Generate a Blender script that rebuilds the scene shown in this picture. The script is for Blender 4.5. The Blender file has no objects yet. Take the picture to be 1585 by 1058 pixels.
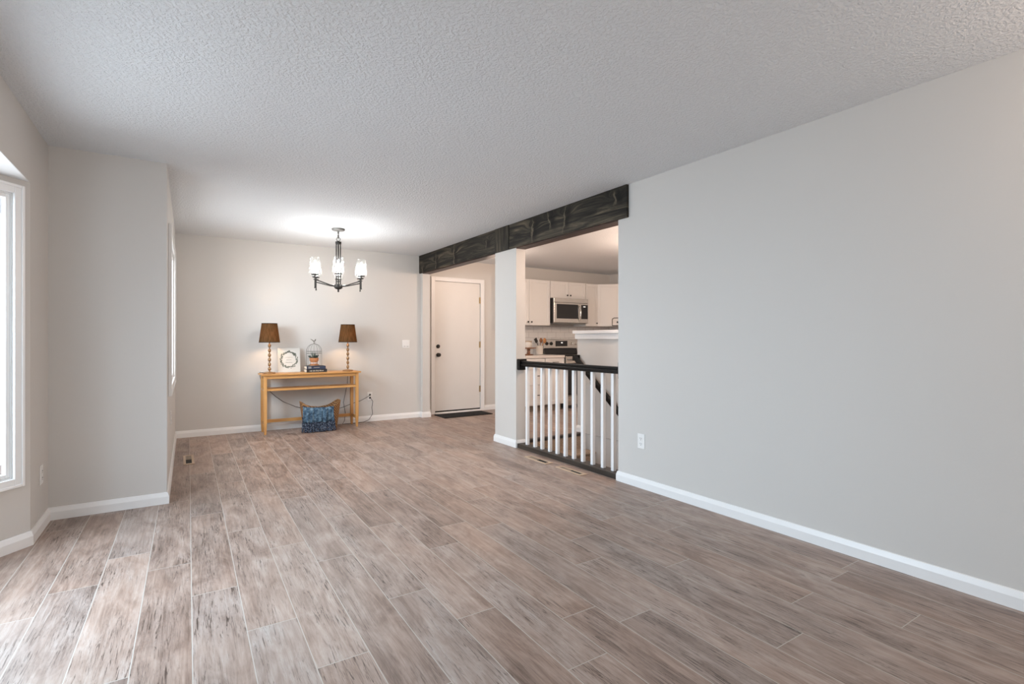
import bpy, math, random
from math import sin, cos, pi, radians
random.seed(7)
scene = bpy.context.scene
COL = scene.collection
# ------------------------------------------------------------------ camera, world, exposure
W, HH = 1585, 1058
FPX, YAW, HZ, EYE = 798.1, 0.5736, 524.67, 1.179
cam_d = bpy.data.cameras.new('camera'); cam = bpy.data.objects.new('camera', cam_d); COL.objects.link(cam)
cam_d.sensor_width = 36.0; cam_d.lens = FPX / W * 36.0
cam_d.shift_y = -(HH / 2 - HZ) / W
cam_d.clip_start = 0.02
cam.location = (0, 0, EYE); cam.rotation_euler = (pi / 2, 0, -YAW)
scene.camera = cam
vs = scene.view_settings
vs.view_transform = 'Standard'; vs.look = 'None'; vs.exposure = -0.12; vs.gamma = 1.0; vs.use_curve_mapping = False
world = bpy.data.worlds.new('sky'); scene.world = world; world.use_nodes = True
bg = world.node_tree.nodes['Background']; bg.inputs[0].default_value = (0.86, 0.93, 1.0, 1); bg.inputs[1].default_value = 1.35

def area(name, loc, size, power, color, rot, spread=180):
    l = bpy.data.lights.new(name, 'AREA'); l.shape = 'RECTANGLE'; l.size, l.size_y = size
    l.energy = power; l.color = color; l.spread = radians(spread)
    o = bpy.data.objects.new(name, l); o.location = loc; o.rotation_euler = rot; COL.objects.link(o); return o
def point(name, loc, power, color, r=0.03):
    l = bpy.data.lights.new(name, 'POINT'); l.energy = power; l.color = color; l.shadow_soft_size = r
    o = bpy.data.objects.new(name, l); o.location = loc; COL.objects.link(o); return o
DAY = (0.86, 0.93, 1.0); WARM = (1.0, 0.75, 0.60)
# daylight through the windows (outside the glass), plus added fills
area('daylight_bay_front', (-2.35, 2.75, 2.25), (2.2, 2.4), 430, (0.58, 0.80, 1.0), (0, radians(-54), 0))
area('fill_bay_front', (-1.42, 2.70, 1.1), (1.3, 1.4), 21, (0.76, 0.88, 1.0), (0, radians(-90), 0))  # added level fill at the bay, lifts the ceiling
area('daylight_bay_side', (-1.10, 3.90, 1.17), (0.5, 1.5), 16, DAY, (pi / 2, 0, radians(220)))
area('daylight_dining', (-0.75, 5.55, 2.05), (1.4, 1.5), 95, (0.92, 0.96, 1.0), (0, radians(-62), 0))
area('fill_dining', (-0.42, 5.55, 1.4), (1.4, 1.3), 26, (0.92, 0.96, 1.0), (0, radians(-84), 0))  # added level fill that brightens the dining area
area('fill_rear', (1.3, -2.95, 1.3), (3.4, 2.0), 55, (1.0, 0.93, 0.87), (pi / 2, 0, 0))  # added soft fill from behind the camera, no known source
# ------------------------------------------------------------------ geometry helpers
class G:
    def __init__(s, rot=0, loc=(0, 0, 0)):
        s.v = []; s.f = []; s.r = rot; s.l = loc
    def add(s, vs_, fs):
        b = len(s.v); c, n = cos(s.r), sin(s.r)
        for (x, y, z) in vs_:
            s.v.append((x * c - y * n + s.l[0], x * n + y * c + s.l[1], z + s.l[2]))
        s.f += [tuple(b + i for i in f) for f in fs]; return s
    def box(s, x0, x1, y0, y1, z0, z1):
        return s.add([(x0, y0, z0), (x1, y0, z0), (x1, y1, z0), (x0, y1, z0), (x0, y0, z1), (x1, y0, z1), (x1, y1, z1), (x0, y1, z1)],
                     [(0, 3, 2, 1), (4, 5, 6, 7), (0, 1, 5, 4), (1, 2, 6, 5), (2, 3, 7, 6), (3, 0, 4, 7)])
    def taper(s, a, b, z0, z1):      # a,b = (x0,x1,y0,y1) at bottom and top
        P = [(a[0], a[2], z0), (a[1], a[2], z0), (a[1], a[3], z0), (a[0], a[3], z0), (b[0], b[2], z1), (b[1], b[2], z1), (b[1], b[3], z1), (b[0], b[3], z1)]
        return s.add(P, [(0, 3, 2, 1), (4, 5, 6, 7), (0, 1, 5, 4), (1, 2, 6, 5), (2, 3, 7, 6), (3, 0, 4, 7)])
    def prism(s, poly, z0, z1):
        n = len(poly)
        return s.add([(x, y, z0) for x, y in poly] + [(x, y, z1) for x, y in poly],
                     [tuple(range(n - 1, -1, -1)), tuple(range(n, 2 * n))] + [(i, (i + 1) % n, n + (i + 1) % n, n + i) for i in range(n)])
    def lathe(s, prof, c=(0, 0, 0), n=24, caps=True, axis='z'):
        vs_, fs = [], []
        for r, z in prof:
            for k in range(n):
                a = 2 * pi * k / n; p = (r * cos(a), r * sin(a), z)
                if axis == 'y': p = (p[0], p[2], p[1])
                if axis == 'x': p = (p[2], p[0], p[1])
                vs_.append((p[0] + c[0], p[1] + c[1], p[2] + c[2]))
        m = len(prof)
        for i in range(m - 1):
            for k in range(n):
                fs.append((i * n + k, i * n + (k + 1) % n, (i + 1) * n + (k + 1) % n, (i + 1) * n + k))
        if caps:
            fs.append(tuple(range(n - 1, -1, -1))); fs.append(tuple((m - 1) * n + k for k in range(n)))
        return s.add(vs_, fs)
    def tube(s, pts, r, n=8, closed=False, caps=True, flat=1.0):
        from mathutils import Vector
        P = [Vector(p) for p in pts]; m = len(P); vs_, fs = [], []; up = None
        for i in range(m):
            a = P[i - 1] if (i > 0 or closed) else P[i]; b = P[(i + 1) % m] if (i < m - 1 or closed) else P[i]
            t = (b - a).normalized()
            if up is None:
                up = Vector((0, 0, 1)) if abs(t.z) < 0.9 else Vector((1, 0, 0))
            u = (up - t * up.dot(t)).normalized(); w = t.cross(u); up = u
            rr = r[i] if isinstance(r, (list, tuple)) else r
            for k in range(n):
                an = 2 * pi * k / n; q = P[i] + u * (rr * cos(an)) + w * (rr * flat * sin(an)); vs_.append(tuple(q))
        for i in range(m if closed else m - 1):
            j = (i + 1) % m
            for k in range(n):
                fs.append((i * n + k, i * n + (k + 1) % n, j * n + (k + 1) % n, j * n + k))
        if caps and not closed:
            fs.append(tuple(range(n - 1, -1, -1))); fs.append(tuple((m - 1) * n + k for k in range(n)))
        return s.add(vs_, fs)
    def ball(s, c, r, n=16, m=10, sc=(1, 1, 1)):
        vs_, fs = [], []
        for i in range(m + 1):
            th = pi * i / m
            for k in range(n):
                a = 2 * pi * k / n
                rr = max(sin(th), 1e-3)
                vs_.append((c[0] + r * sc[0] * rr * cos(a), c[1] + r * sc[1] * rr * sin(a), c[2] - r * sc[2] * cos(th)))
        for i in range(m):
            for k in range(n):
                fs.append((i * n + k, i * n + (k + 1) % n, (i + 1) * n + (k + 1) % n, (i + 1) * n + k))
        return s.add(vs_, fs)
    def build(s, name, m, parent=None, smooth=False, bevel=0.0):
        ox = oy = oz = 0.0
        if parent is None:
            xs = [v[0] for v in s.v]; ys = [v[1] for v in s.v]; zs = [v[2] for v in s.v]
            ox, oy, oz = (min(xs) + max(xs)) / 2, (min(ys) + max(ys)) / 2, min(zs)
        else:
            q = parent
            while q is not None:
                ox += q.location[0]; oy += q.location[1]; oz += q.location[2]; q = q.parent
        me = bpy.data.meshes.new(name)
        me.from_pydata([(x - ox, y - oy, z - oz) for x, y, z in s.v], [], s.f); me.update()
        o = bpy.data.objects.new(name, me); COL.objects.link(o)
        if parent is None: o.location = (ox, oy, oz)
        else: o.parent = parent
        me.materials.append(m)
        if smooth:
            me.polygons.foreach_set('use_smooth', [True] * len(me.polygons))
            try: me.set_sharp_from_angle(angle=radians(40))
            except Exception: pass
        if bevel:
            b = o.modifiers.new('bevel', 'BEVEL'); b.width = bevel; b.segments = 2; b.limit_method = 'ANGLE'
        return o
def tag(o, label, cat=None, group=None, kind=None):
    o['label'] = label
    if cat: o['category'] = cat
    if group: o['group'] = group
    if kind: o['kind'] = kind
    return o
def thing(name, loc, label, cat, group=None, kind=None):
    o = bpy.data.objects.new(name, None); COL.objects.link(o); o.location = loc; o.empty_display_size = 0.1
    return tag(o, label, cat, group, kind)
def structure(o, label, cat): return tag(o, label, cat, None, 'structure')
def dup_part(o, dx=(0, 0, 0)):
    c = o.copy(); COL.objects.link(c); c.parent = o.parent
    c.location = (o.location[0] + dx[0], o.location[1] + dx[1], o.location[2] + dx[2])
    for ch in list(o.children):
        d = ch.copy(); COL.objects.link(d); d.parent = c
    return c
# ------------------------------------------------------------------ materials
class N:
    def __init__(s, name):
        s.m = bpy.data.materials.new(name); s.m.use_nodes = True; s.t = s.m.node_tree
        s.b = s.t.nodes['Principled BSDF']
    def n(s, typ, **kw):
        x = s.t.nodes.new(typ)
        for k, v in kw.items():
            if k.startswith('_'): setattr(x, k[1:], v)
            else: x.inputs[k.replace('__', ' ')].default_value = v
        return x
    def l(s, a, ao, b, bi): s.t.links.new(a.outputs[ao], b.inputs[bi])
    def ramp(s, stops):
        r = s.t.nodes.new('ShaderNodeValToRGB'); e = r.color_ramp.elements
        while len(e) < len(stops): e.new(0.5)
        for el, (p, c) in zip(e, stops): el.position = p; el.color = (*c, 1) if len(c) == 3 else c
        return r
    def math(s, op, a, b=None, c=None):
        x = s.t.nodes.new('ShaderNodeMath'); x.operation = op
        for i, q in enumerate((a, b, c)):
            if q is None: continue
            if isinstance(q, (int, float)): x.inputs[i].default_value = q
            else: s.t.links.new(q, x.inputs[i])
        return x.outputs[0]
    def mix(s, fac, a, b, blend='MIX'):
        x = s.t.nodes.new('ShaderNodeMix'); x.data_type = 'RGBA'; x.blend_type = blend
        for i, q in ((0, fac), (6, a), (7, b)):
            if isinstance(q, (int, float)): x.inputs[i].default_value = q
            elif isinstance(q, tuple): x.inputs[i].default_value = (*q, 1) if len(q) == 3 else q
            else: s.t.links.new(q, x.inputs[i])
        return x.outputs[2]
def plain(name, col, rough=0.5, metal=0.0, bump=0.0, bscale=200.0, var=0.0, coat=0.0, emit=None, spec=None):
    k = N(name); k.b.inputs['Base Color'].default_value = (*col, 1)
    k.b.inputs['Roughness'].default_value = rough; k.b.inputs['Metallic'].default_value = metal
    if spec is not None: k.b.inputs['Specular IOR Level'].default_value = spec
    if coat: k.b.inputs['Coat Weight'].default_value = coat
    if emit: k.b.inputs['Emission Color'].default_value = (*emit[0], 1); k.b.inputs['Emission Strength'].default_value = emit[1]
    tc = k.n('ShaderNodeTexCoord')
    nz = k.n('ShaderNodeTexNoise', Scale=bscale, Detail=3.0)
    k.l(tc, 'Object', nz, 'Vector')
    if bump:
        bp = k.n('ShaderNodeBump', Strength=bump, Distance=0.002); k.l(nz, 'Fac', bp, 'Height'); k.l(bp, 'Normal', k.b, 'Normal')
    v = var or 0.03
    nz2 = k.n('ShaderNodeTexNoise', Scale=max(3.0, bscale * 0.05), Detail=4.0); k.l(tc, 'Object', nz2, 'Vector')
    out = k.mix(nz2.outputs['Fac'], tuple(c * (1 - v) for c in col), tuple(min(1, c * (1 + v)) for c in col))
    k.t.links.new(out, k.b.inputs['Base Color'])
    return k.m
def wood(name, dark, light, axis='x', scale=1.0, rough=0.45, contrast=(0.35, 0.7), knots=False, bump=0.05):
    k = N(name); tc = k.n('ShaderNodeTexCoord'); mp = k.n('ShaderNodeMapping')
    st = {'x': (1.2, 22, 22), 'y': (22, 1.2, 22), 'z': (22, 22, 1.2)}[axis]
    mp.inputs['Scale'].default_value = tuple(q * scale for q in st); k.l(tc, 'Object', mp, 'Vector')
    nz = k.n('ShaderNodeTexNoise', Scale=1.0, Detail=6.0, Roughness=0.6, Distortion=0.6); k.l(mp, 'Vector', nz, 'Vector')
    r = k.ramp([(contrast[0], dark), (contrast[1], light)]); k.l(nz, 'Fac', r, 'Fac')
    k.t.links.new(r.outputs[0], k.b.inputs['Base Color']); k.b.inputs['Roughness'].default_value = rough
    bp = k.n('ShaderNodeBump', Strength=bump * 4, Distance=0.002); k.l(nz, 'Fac', bp, 'Height'); k.l(bp, 'Normal', k.b, 'Normal')
    return k.m
def thin_glass(name, tint=(1, 1, 1), fac=0.06, haze=0.0, edge=0.55):
    k = N(name); k.t.nodes.remove(k.b); out = k.t.nodes['Material Output']
    tr = k.n('ShaderNodeBsdfTransparent', Color=(*tint, 1)); gl = k.n('ShaderNodeBsdfGlossy', Roughness=0.03)
    fr = k.n('ShaderNodeLayerWeight', Blend=0.25)
    f = k.math('MULTIPLY_ADD', fr.outputs['Facing'], edge, fac)
    mx = k.n('ShaderNodeMixShader'); k.t.links.new(f, mx.inputs[0]); k.l(tr, 0, mx, 1); k.l(gl, 0, mx, 2)
    last = mx
    if haze:
        tl = k.n('ShaderNodeBsdfTranslucent', Color=(0.95, 0.95, 0.95, 1)); m2 = k.n('ShaderNodeMixShader', Fac=haze)
        k.l(mx, 0, m2, 1); k.l(tl, 0, m2, 2); last = m2
    k.l(last, 0, out, 'Surface'); return k.m
def wall_paint(name, col):
    k = N(name); k.b.inputs['Roughness'].default_value = 0.55; k.b.inputs['Specular IOR Level'].default_value = 0.3
    tc = k.n('ShaderNodeTexCoord'); nz = k.n('ShaderNodeTexNoise', Scale=170.0, Detail=2.0); k.l(tc, 'Object', nz, 'Vector')
    n2 = k.n('ShaderNodeTexNoise', Scale=1.3, Detail=3.0); k.l(tc, 'Object', n2, 'Vector')
    k.t.links.new(k.mix(n2.outputs['Fac'], tuple(c * 0.985 for c in col), tuple(c * 1.015 for c in col)), k.b.inputs['Base Color'])
    bp = k.n('ShaderNodeBump', Strength=0.10, Distance=0.002); k.l(nz, 'Fac', bp, 'Height'); k.l(bp, 'Normal', k.b, 'Normal')
    return k.m
def ceiling_mat():
    k = N('knockdown_ceiling'); k.b.inputs['Roughness'].default_value = 0.8; k.b.inputs['Specular IOR Level'].default_value = 0.2
    tc = k.n('ShaderNodeTexCoord'); nz = k.n('ShaderNodeTexNoise', Scale=62.0, Detail=3.0, Roughness=0.55, Distortion=0.4); k.l(tc, 'Object', nz, 'Vector')
    vo = k.n('ShaderNodeTexNoise', Scale=150.0, Detail=2.0); k.l(tc, 'Object', vo, 'Vector')
    r = k.ramp([(0.42, (0, 0, 0)), (0.60, (1, 1, 1))]); k.l(nz, 'Fac', r, 'Fac')
    h = k.math('MULTIPLY_ADD', vo.outputs['Fac'], 0.35, r.outputs[0])
    bp = k.n('ShaderNodeBump', Strength=0.8, Distance=0.004); k.t.links.new(h, bp.inputs['Height']); k.l(bp, 'Normal', k.b, 'Normal')
    k.b.inputs['Base Color'].default_value = (0.755, 0.78, 0.80, 1)
    return k.m
PW, PL, GR = 0.1888, 1.25, 0.0017      # plank width, length, half grout
def floor_mat():
    k = N('wood_look_plank_floor'); uv = k.n('ShaderNodeUVMap', _uv_map='UVMap'); at = k.n('ShaderNodeAttribute', _attribute_name='tone')
    sx = k.n('ShaderNodeSeparateXYZ'); k.l(uv, 'UV', sx, 'Vector'); u, v = sx.outputs[0], sx.outputs[1]
    # grout: distance to plank edge
    du = k.math('MINIMUM', u, k.math('SUBTRACT', PW, u)); dv = k.math('MINIMUM', v, k.math('SUBTRACT', PL, v))
    d = k.math('MINIMUM', du, dv)
    g = k.math('LESS_THAN', d, GR)
    # plank-local wood coordinates shifted per plank
    sc = k.n('ShaderNodeSeparateColor'); k.l(at, 'Color', sc, 'Color')
    uo = k.math('MULTIPLY_ADD', sc.outputs[0], 31.0, u); vo = k.math('MULTIPLY_ADD', sc.outputs[1], 57.0, v)
    def coords(a, b):
        c = k.n('ShaderNodeCombineXYZ'); k.t.links.new(k.math('MULTIPLY', uo, a), c.inputs[0]); k.t.links.new(k.math('MULTIPLY', vo, b), c.inputs[1]); return c
    c1 = coords(48.0, 3.2); n1 = k.n('ShaderNodeTexNoise', Scale=1.0, Detail=8.0, Roughness=0.72, Distortion=1.1); k.l(c1, 0, n1, 'Vector')
    c2 = coords(7.5, 2.6); n2 = k.n('ShaderNodeTexNoise', Scale=1.0, Detail=5.0, Roughness=0.6, Distortion=1.2); k.l(c2, 0, n2, 'Vector')
    c3 = coords(85.0, 4.2); n3 = k.n('ShaderNodeTexNoise', Scale=1.0, Detail=5.0, Roughness=0.72, Distortion=2.2); k.l(c3, 0, n3, 'Vector')
    c4 = coords(5.0, 1.5); n4 = k.n('ShaderNodeTexNoise', Scale=1.0, Detail=2.0, Roughness=0.5, Distortion=0.5); k.l(c4, 0, n4, 'Vector')
    r2 = k.ramp([(0.22, (0.122, 0.086, 0.068)), (0.40, (0.238, 0.181, 0.150)), (0.55, (0.335, 0.270, 0.230)), (0.74, (0.43, 0.380, 0.345))])
    mixf = k.math('ADD', k.math('MULTIPLY', n2.outputs['Fac'], 0.66), k.math('MULTIPLY_ADD', n1.outputs['Fac'], 0.74, k.math('MULTIPLY_ADD', sc.outputs[2], 0.13, -0.28)))
    k.t.links.new(mixf, r2.inputs['Fac'])
    streak = k.ramp([(0.38, (0.22, 0.18, 0.16)), (0.46, (1, 1, 1))]); k.l(n3, 'Fac', streak, 'Fac')
    gate = k.ramp([(0.40, (0.15, 0.15, 0.15)), (0.58, (1, 1, 1))]); k.l(n4, 'Fac', gate, 'Fac')
    colr = k.mix(gate.outputs[0], r2.outputs[0], k.mix(1.0, r2.outputs[0], streak.outputs[0], 'MULTIPLY'))
    # brown and grey areas drift through every plank, some planks greyer
    hmix = k.math('MULTIPLY_ADD', n4.outputs['Fac'], 1.1, k.math('MULTIPLY_ADD', sc.outputs[1], 0.5, -0.3))
    hue = k.mix(hmix, (1.12, 0.955, 0.86), (0.985, 0.99, 1.01)); colr = k.mix(1.0, colr, hue, 'MULTIPLY')
    colr = k.mix(g, colr, (0.46, 0.41, 0.36))
    k.t.links.new(colr, k.b.inputs['Base Color'])
    ro = k.math('MULTIPLY_ADD', n1.outputs['Fac'], 0.16, 0.33); k.t.links.new(ro, k.b.inputs['Roughness'])
    k.b.inputs['Specular IOR Level'].default_value = 0.5
    hgt = k.math('SUBTRACT', k.math('MULTIPLY', n1.outputs['Fac'], 0.35), k.math('MULTIPLY', g, 0.5))
    bp = k.n('ShaderNodeBump', Strength=0.22, Distance=0.002); k.t.links.new(hgt, bp.inputs['Height']); k.l(bp, 'Normal', k.b, 'Normal')
    return k.m
def beam_mat(name, axis='y', knots=()):
    k = N(name); tc = k.n('ShaderNodeTexCoord'); sp = k.n('ShaderNodeSeparateXYZ'); k.l(tc, 'Object', sp, 'Vector'); y, z = sp.outputs[1], sp.outputs[2]
    if axis == 'z': y, z = z, y
    jn = k.n('ShaderNodeTexNoise', Scale=22.0, Detail=3.0); k.l(tc, 'Object', jn, 'Vector')
    jit = k.math('MULTIPLY_ADD', jn.outputs['Fac'], 0.09, -0.045)
    warp = dark = pale = None
    def acc(a, b): return b if a is None else k.math('ADD', a, b)
    def gauss(q): return k.math('POWER', 2.718, k.math('MULTIPLY', q, -1.0))
    for (ky, kz, r, ln, lean) in knots:
        dy = k.math('SUBTRACT', y, ky); dz = k.math('SUBTRACT', z, kz)
        wide = k.math('ADD', k.math('POWER', k.math('MULTIPLY', dy, 0.30 / r), 2.0), k.math('POWER', k.math('MULTIPLY', dz, 0.8 / r), 2.0))
        warp = acc(warp, k.math('MULTIPLY', gauss(wide), 1.0))
        # spike knot: a pale crack running down from the knot, dark wood either side
        s_ = k.math('ADD', k.math('MULTIPLY_ADD', dz, lean, dy), jit)
        along = gauss(k.math('POWER', k.math('MULTIPLY', k.math('ADD', dz, ln * .45), 1.15 / ln), 4.0))
        pale = acc(pale, k.math('MULTIPLY', gauss(k.math('POWER', k.math('MULTIPLY', s_, 1 / .010), 2.0)), along))
        dark = acc(dark, k.math('MULTIPLY', gauss(k.math('POWER', k.math('MULTIPLY', k.math('ADD', s_, .045), 1 / .060), 2.0)), along))
    zz = k.math('MULTIPLY', z, 17.0)
    if warp is not None: zz = k.math('ADD', zz, k.math('MULTIPLY', warp, 1.6))
    cb = k.n('ShaderNodeCombineXYZ'); k.t.links.new(k.math('MULTIPLY', y, 1.3), cb.inputs[0]); k.t.links.new(zz, cb.inputs[1])
    nz = k.n('ShaderNodeTexNoise', Scale=1.0, Detail=8.0, Roughness=0.68, Distortion=0.8); k.l(cb, 0, nz, 'Vector')
    r = k.ramp([(0.32, (0.006, 0.0055, 0.005)), (0.47, (0.020, 0.018, 0.014)), (0.57, (0.060, 0.050, 0.036)), (0.70, (0.155, 0.124, 0.082))]); k.l(nz, 'Fac', r, 'Fac')
    c = r.outputs[0]
    if dark is not None:
        c = k.mix(k.math('MINIMUM', k.math('MULTIPLY', dark, .85), .9), c, (0.005, 0.0045, 0.004))
        c = k.mix(k.math('MINIMUM', k.math('MULTIPLY', pale, .62), .7), c, (0.20, 0.165, 0.115))
    k.t.links.new(c, k.b.inputs['Base Color']); k.b.inputs['Roughness'].default_value = 0.55; k.b.inputs['Specular IOR Level'].default_value = 0.18
    bp = k.n('ShaderNodeBump', Strength=0.35, Distance=0.003); k.l(nz, 'Fac', bp, 'Height'); k.l(bp, 'Normal', k.b, 'Normal')
    return k.m
KNOTS = [(-.83, .175, .035, .12, .10), (-1.10, .215, .028, .09, -.25), (-1.36, .20, .035, .13, .2), (-2.02, .21, .03, .06, 0), (1.55, .13, .03, .16, .05), (0.98, .17, .035, .15, 0), (.12, .15, .035, .05, .2), (2.02, .06, .03, .05, 0)]
def tile_mat():
    k = N('subway_tile'); tc = k.n('ShaderNodeTexCoord'); mp = k.n('ShaderNodeMapping'); mp.inputs['Rotation'].default_value = (pi / 2, 0, 0)
    k.l(tc, 'Object', mp, 'Vector')
    br = k.n('ShaderNodeTexBrick', Color1=(0.74, 0.71, 0.68, 1), Color2=(0.72, 0.70, 0.67, 1), Mortar=(0.48, 0.45, 0.42, 1), Scale=1.0, Mortar__Size=0.003, Brick__Width=0.20, Row__Height=0.10)
    k.l(mp, 'Vector', br, 'Vector'); k.l(br, 'Color', k.b, 'Base Color'); k.b.inputs['Roughness'].default_value = 0.15
    bp = k.n('ShaderNodeBump', Strength=0.3, Distance=0.002); bp.invert = True; k.l(br, 'Fac', bp, 'Height'); k.l(bp, 'Normal', k.b, 'Normal')
    return k.m
def carpet_mat():
    k = N('stair_carpet'); tc = k.n('ShaderNodeTexCoord'); nz = k.n('ShaderNodeTexNoise', Scale=140.0, Detail=3.0); k.l(tc, 'Object', nz, 'Vector')
    r = k.ramp([(0.35, (0.20, 0.13, 0.085)), (0.65, (0.60, 0.47, 0.35))]); k.l(nz, 'Fac', r, 'Fac'); k.l(r, 0, k.b, 'Base Color'); k.b.inputs['Roughness'].default_value = 0.95
    bp = k.n('ShaderNodeBump', Strength=0.9, Distance=0.006); k.l(nz, 'Fac', bp, 'Height'); k.l(bp, 'Normal', k.b, 'Normal'); return k.m
def wicker_mat():
    k = N('wicker'); tc = k.n('ShaderNodeTexCoord'); wv = k.n('ShaderNodeTexWave', Scale=26.0, Distortion=1.0); wv.bands_direction = 'Z'; k.l(tc, 'Object', wv, 'Vector')
    w2 = k.n('ShaderNodeTexWave', Scale=18.0, Distortion=1.5); w2.bands_direction = 'DIAGONAL'; k.l(tc, 'Object', w2, 'Vector')
    h = k.math('MULTIPLY', wv.outputs['Fac'], w2.outputs['Fac'])
    r = k.ramp([(0.05, (0.13, 0.055, 0.018)), (0.4, (0.40, 0.20, 0.075)), (0.8, (0.62, 0.36, 0.15))]); k.t.links.new(h, r.inputs['Fac']); k.l(r, 0, k.b, 'Base Color'); k.b.inputs['Roughness'].default_value = 0.6
    bp = k.n('ShaderNodeBump', Strength=0.8, Distance=0.006); k.t.links.new(h, bp.inputs['Height']); k.l(bp, 'Normal', k.b, 'Normal'); return k.m
def blanket_mat(name, cols, sc):
    k = N(name); tc = k.n('ShaderNodeTexCoord'); nz = k.n('ShaderNodeTexNoise', Scale=sc, Detail=4.0, Roughness=0.7); k.l(tc, 'Object', nz, 'Vector')
    r = k.ramp([(0.36, cols[0]), (0.5, cols[1]), (0.66, cols[2])]); k.l(nz, 'Fac', r, 'Fac'); k.l(r, 0, k.b, 'Base Color'); k.b.inputs['Roughness'].default_value = 0.9
    bp = k.n('ShaderNodeBump', Strength=0.6, Distance=0.004); k.l(nz, 'Fac', bp, 'Height'); k.l(bp, 'Normal', k.b, 'Normal'); return k.m
def shade_mat():
    k = N('brown_fabric_shade'); k.t.nodes.remove(k.b); out = k.t.nodes['Material Output']
    tc = k.n('ShaderNodeTexCoord'); mp = k.n('ShaderNodeMapping'); mp.inputs['Scale'].default_value = (90, 90, 8); k.l(tc, 'Object', mp, 'Vector')
    nz = k.n('ShaderNodeTexNoise', Scale=1.0, Detail=3.0); k.l(mp, 'Vector', nz, 'Vector')
    r = k.ramp([(0.3, (0.11, 0.058, 0.024)), (0.7, (0.21, 0.115, 0.05))]); k.l(nz, 'Fac', r, 'Fac')
    df = k.n('ShaderNodeBsdfDiffuse'); tl = k.n('ShaderNodeBsdfTranslucent'); k.l(r, 0, df, 'Color'); k.l(r, 0, tl, 'Color')
    mx = k.n('ShaderNodeMixShader', Fac=0.45); k.l(df, 0, mx, 1); k.l(tl, 0, mx, 2); k.l(mx, 0, out, 'Surface'); return k.m

M = {}
M['wall'] = wall_paint('greige_wall_paint', (0.60, 0.578, 0.548))
M['ceil'] = ceiling_mat(); M['floor'] = floor_mat()
M['trim'] = plain('white_trim_paint', (0.80, 0.795, 0.785), 0.35, bump=0.02, bscale=60)
M['door'] = plain('white_door_paint', (0.74, 0.72, 0.69), 0.4, bump=0.05, bscale=90)
M['cab'] = plain('white_cabinet_paint', (0.74, 0.72, 0.69), 0.35, bump=0.02, bscale=60)
M['counter'] = plain('pale_laminate_counter', (0.70, 0.65, 0.60), 0.25, var=0.08, bscale=80)
M['beam'] = beam_mat('black_stained_knotty_pine', 'y', KNOTS); M['beam_v'] = beam_mat('black_stained_pine_upright', 'z')
M['beam_under'] = wood('dark_brown_beam_underside', (0.012, 0.006, 0.004), (0.075, 0.028, 0.016), 'y')
M['blackwood'] = plain('black_painted_rail', (0.005, 0.0042, 0.0038), 0.3, spec=0.22)
M['shoe'] = wood('dark_bottom_rail', (0.02, 0.015, 0.011), (0.06, 0.045, 0.034), 'y')
M['pine'] = wood('honey_pine', (0.43, 0.195, 0.050), (0.70, 0.385, 0.135), 'x', 0.8, 0.4)
M['pine_v'] = wood('honey_pine_leg', (0.43, 0.195, 0.050), (0.70, 0.385, 0.135), 'z', 0.8, 0.4)
M['black'] = plain('black_metal', (0.012, 0.011, 0.010), 0.4, 0.3)
M['bronze'] = plain('dark_bronze_metal', (0.022, 0.020, 0.018), 0.4, 0.55)
M['brushed'] = plain('brushed_grey_metal', (0.30, 0.30, 0.29), 0.35, 0.9)
M['brass'] = plain('aged_brass', (0.36, 0.26, 0.13), 0.35, 0.85)
M['gold'] = plain('antique_gold_lamp', (0.36, 0.22, 0.11), 0.30, 0.7, var=0.2, bscale=120)
M['steel'] = plain('stainless_steel', (0.62, 0.60, 0.57), 0.24, 0.95, var=0.05)
M['blackglass'] = plain('black_appliance_glass', (0.006, 0.006, 0.007), 0.06, spec=0.6)
M['darkplastic'] = plain('dark_plastic', (0.02, 0.018, 0.016), 0.35)
M['tile'] = tile_mat(); M['carpet'] = carpet_mat()
M['mat'] = plain('black_coir_mat', (0.012, 0.010, 0.009), 0.95, bump=0.8, bscale=260, var=0.4)
M['plate'] = plain('white_plastic_plate', (0.80, 0.79, 0.77), 0.3)
M['vent'] = wood('tan_wood_vent', (0.42, 0.30, 0.20), (0.58, 0.45, 0.33), 'y', 1, 0.5)
M['vent_slat'] = wood('brown_vent_louvre', (0.20, 0.15, 0.11), (0.30, 0.24, 0.18), 'y', 1, 0.5)
M['dark'] = plain('dark_duct', (0.01, 0.009, 0.008), 0.8)
M['shade'] = shade_mat(); M['shade_trim'] = plain('dark_brown_shade_trim', (0.03, 0.015, 0.008), 0.8)
M['glass'] = thin_glass('clear_window_glass', fac=0.03, edge=0.06); M['jar'] = thin_glass('clear_jar_glass', (0.97, 0.98, 0.98), 0.03, 0.015)
M['bulb'] = plain('lit_bulb', (1, 0.95, 0.88), 0.4, emit=((1.0, 0.98, 0.96), 165.0))
M['lens'] = plain('lit_frosted_dome', (0.9, 0.85, 0.8), 0.4, emit=((1.0, 0.76, 0.5), 1.0))
M['socket'] = plain('ivory_candle_sleeve', (0.7, 0.66, 0.58), 0.5)
M['signwhite'] = plain('whitewashed_sign_board', (0.60, 0.59, 0.55), 0.6, var=0.05, bscale=120)
M['leaf_ink'] = plain('grey_green_wreath_print', (0.13, 0.15, 0.12), 0.7, var=0.4, bscale=500)
M['ink'] = plain('grey_script_print', (0.36, 0.35, 0.33), 0.7)
M['navy'] = plain('navy_book_cloth', (0.022, 0.032, 0.065), 0.6, var=0.2, bscale=300)
M['inkblack'] = plain('black_book_cloth', (0.016, 0.015, 0.016), 0.55, var=0.2, bscale=300)
M['pages'] = plain('cream_pages', (0.70, 0.64, 0.54), 0.8, bump=0.3, bscale=700)
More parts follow.
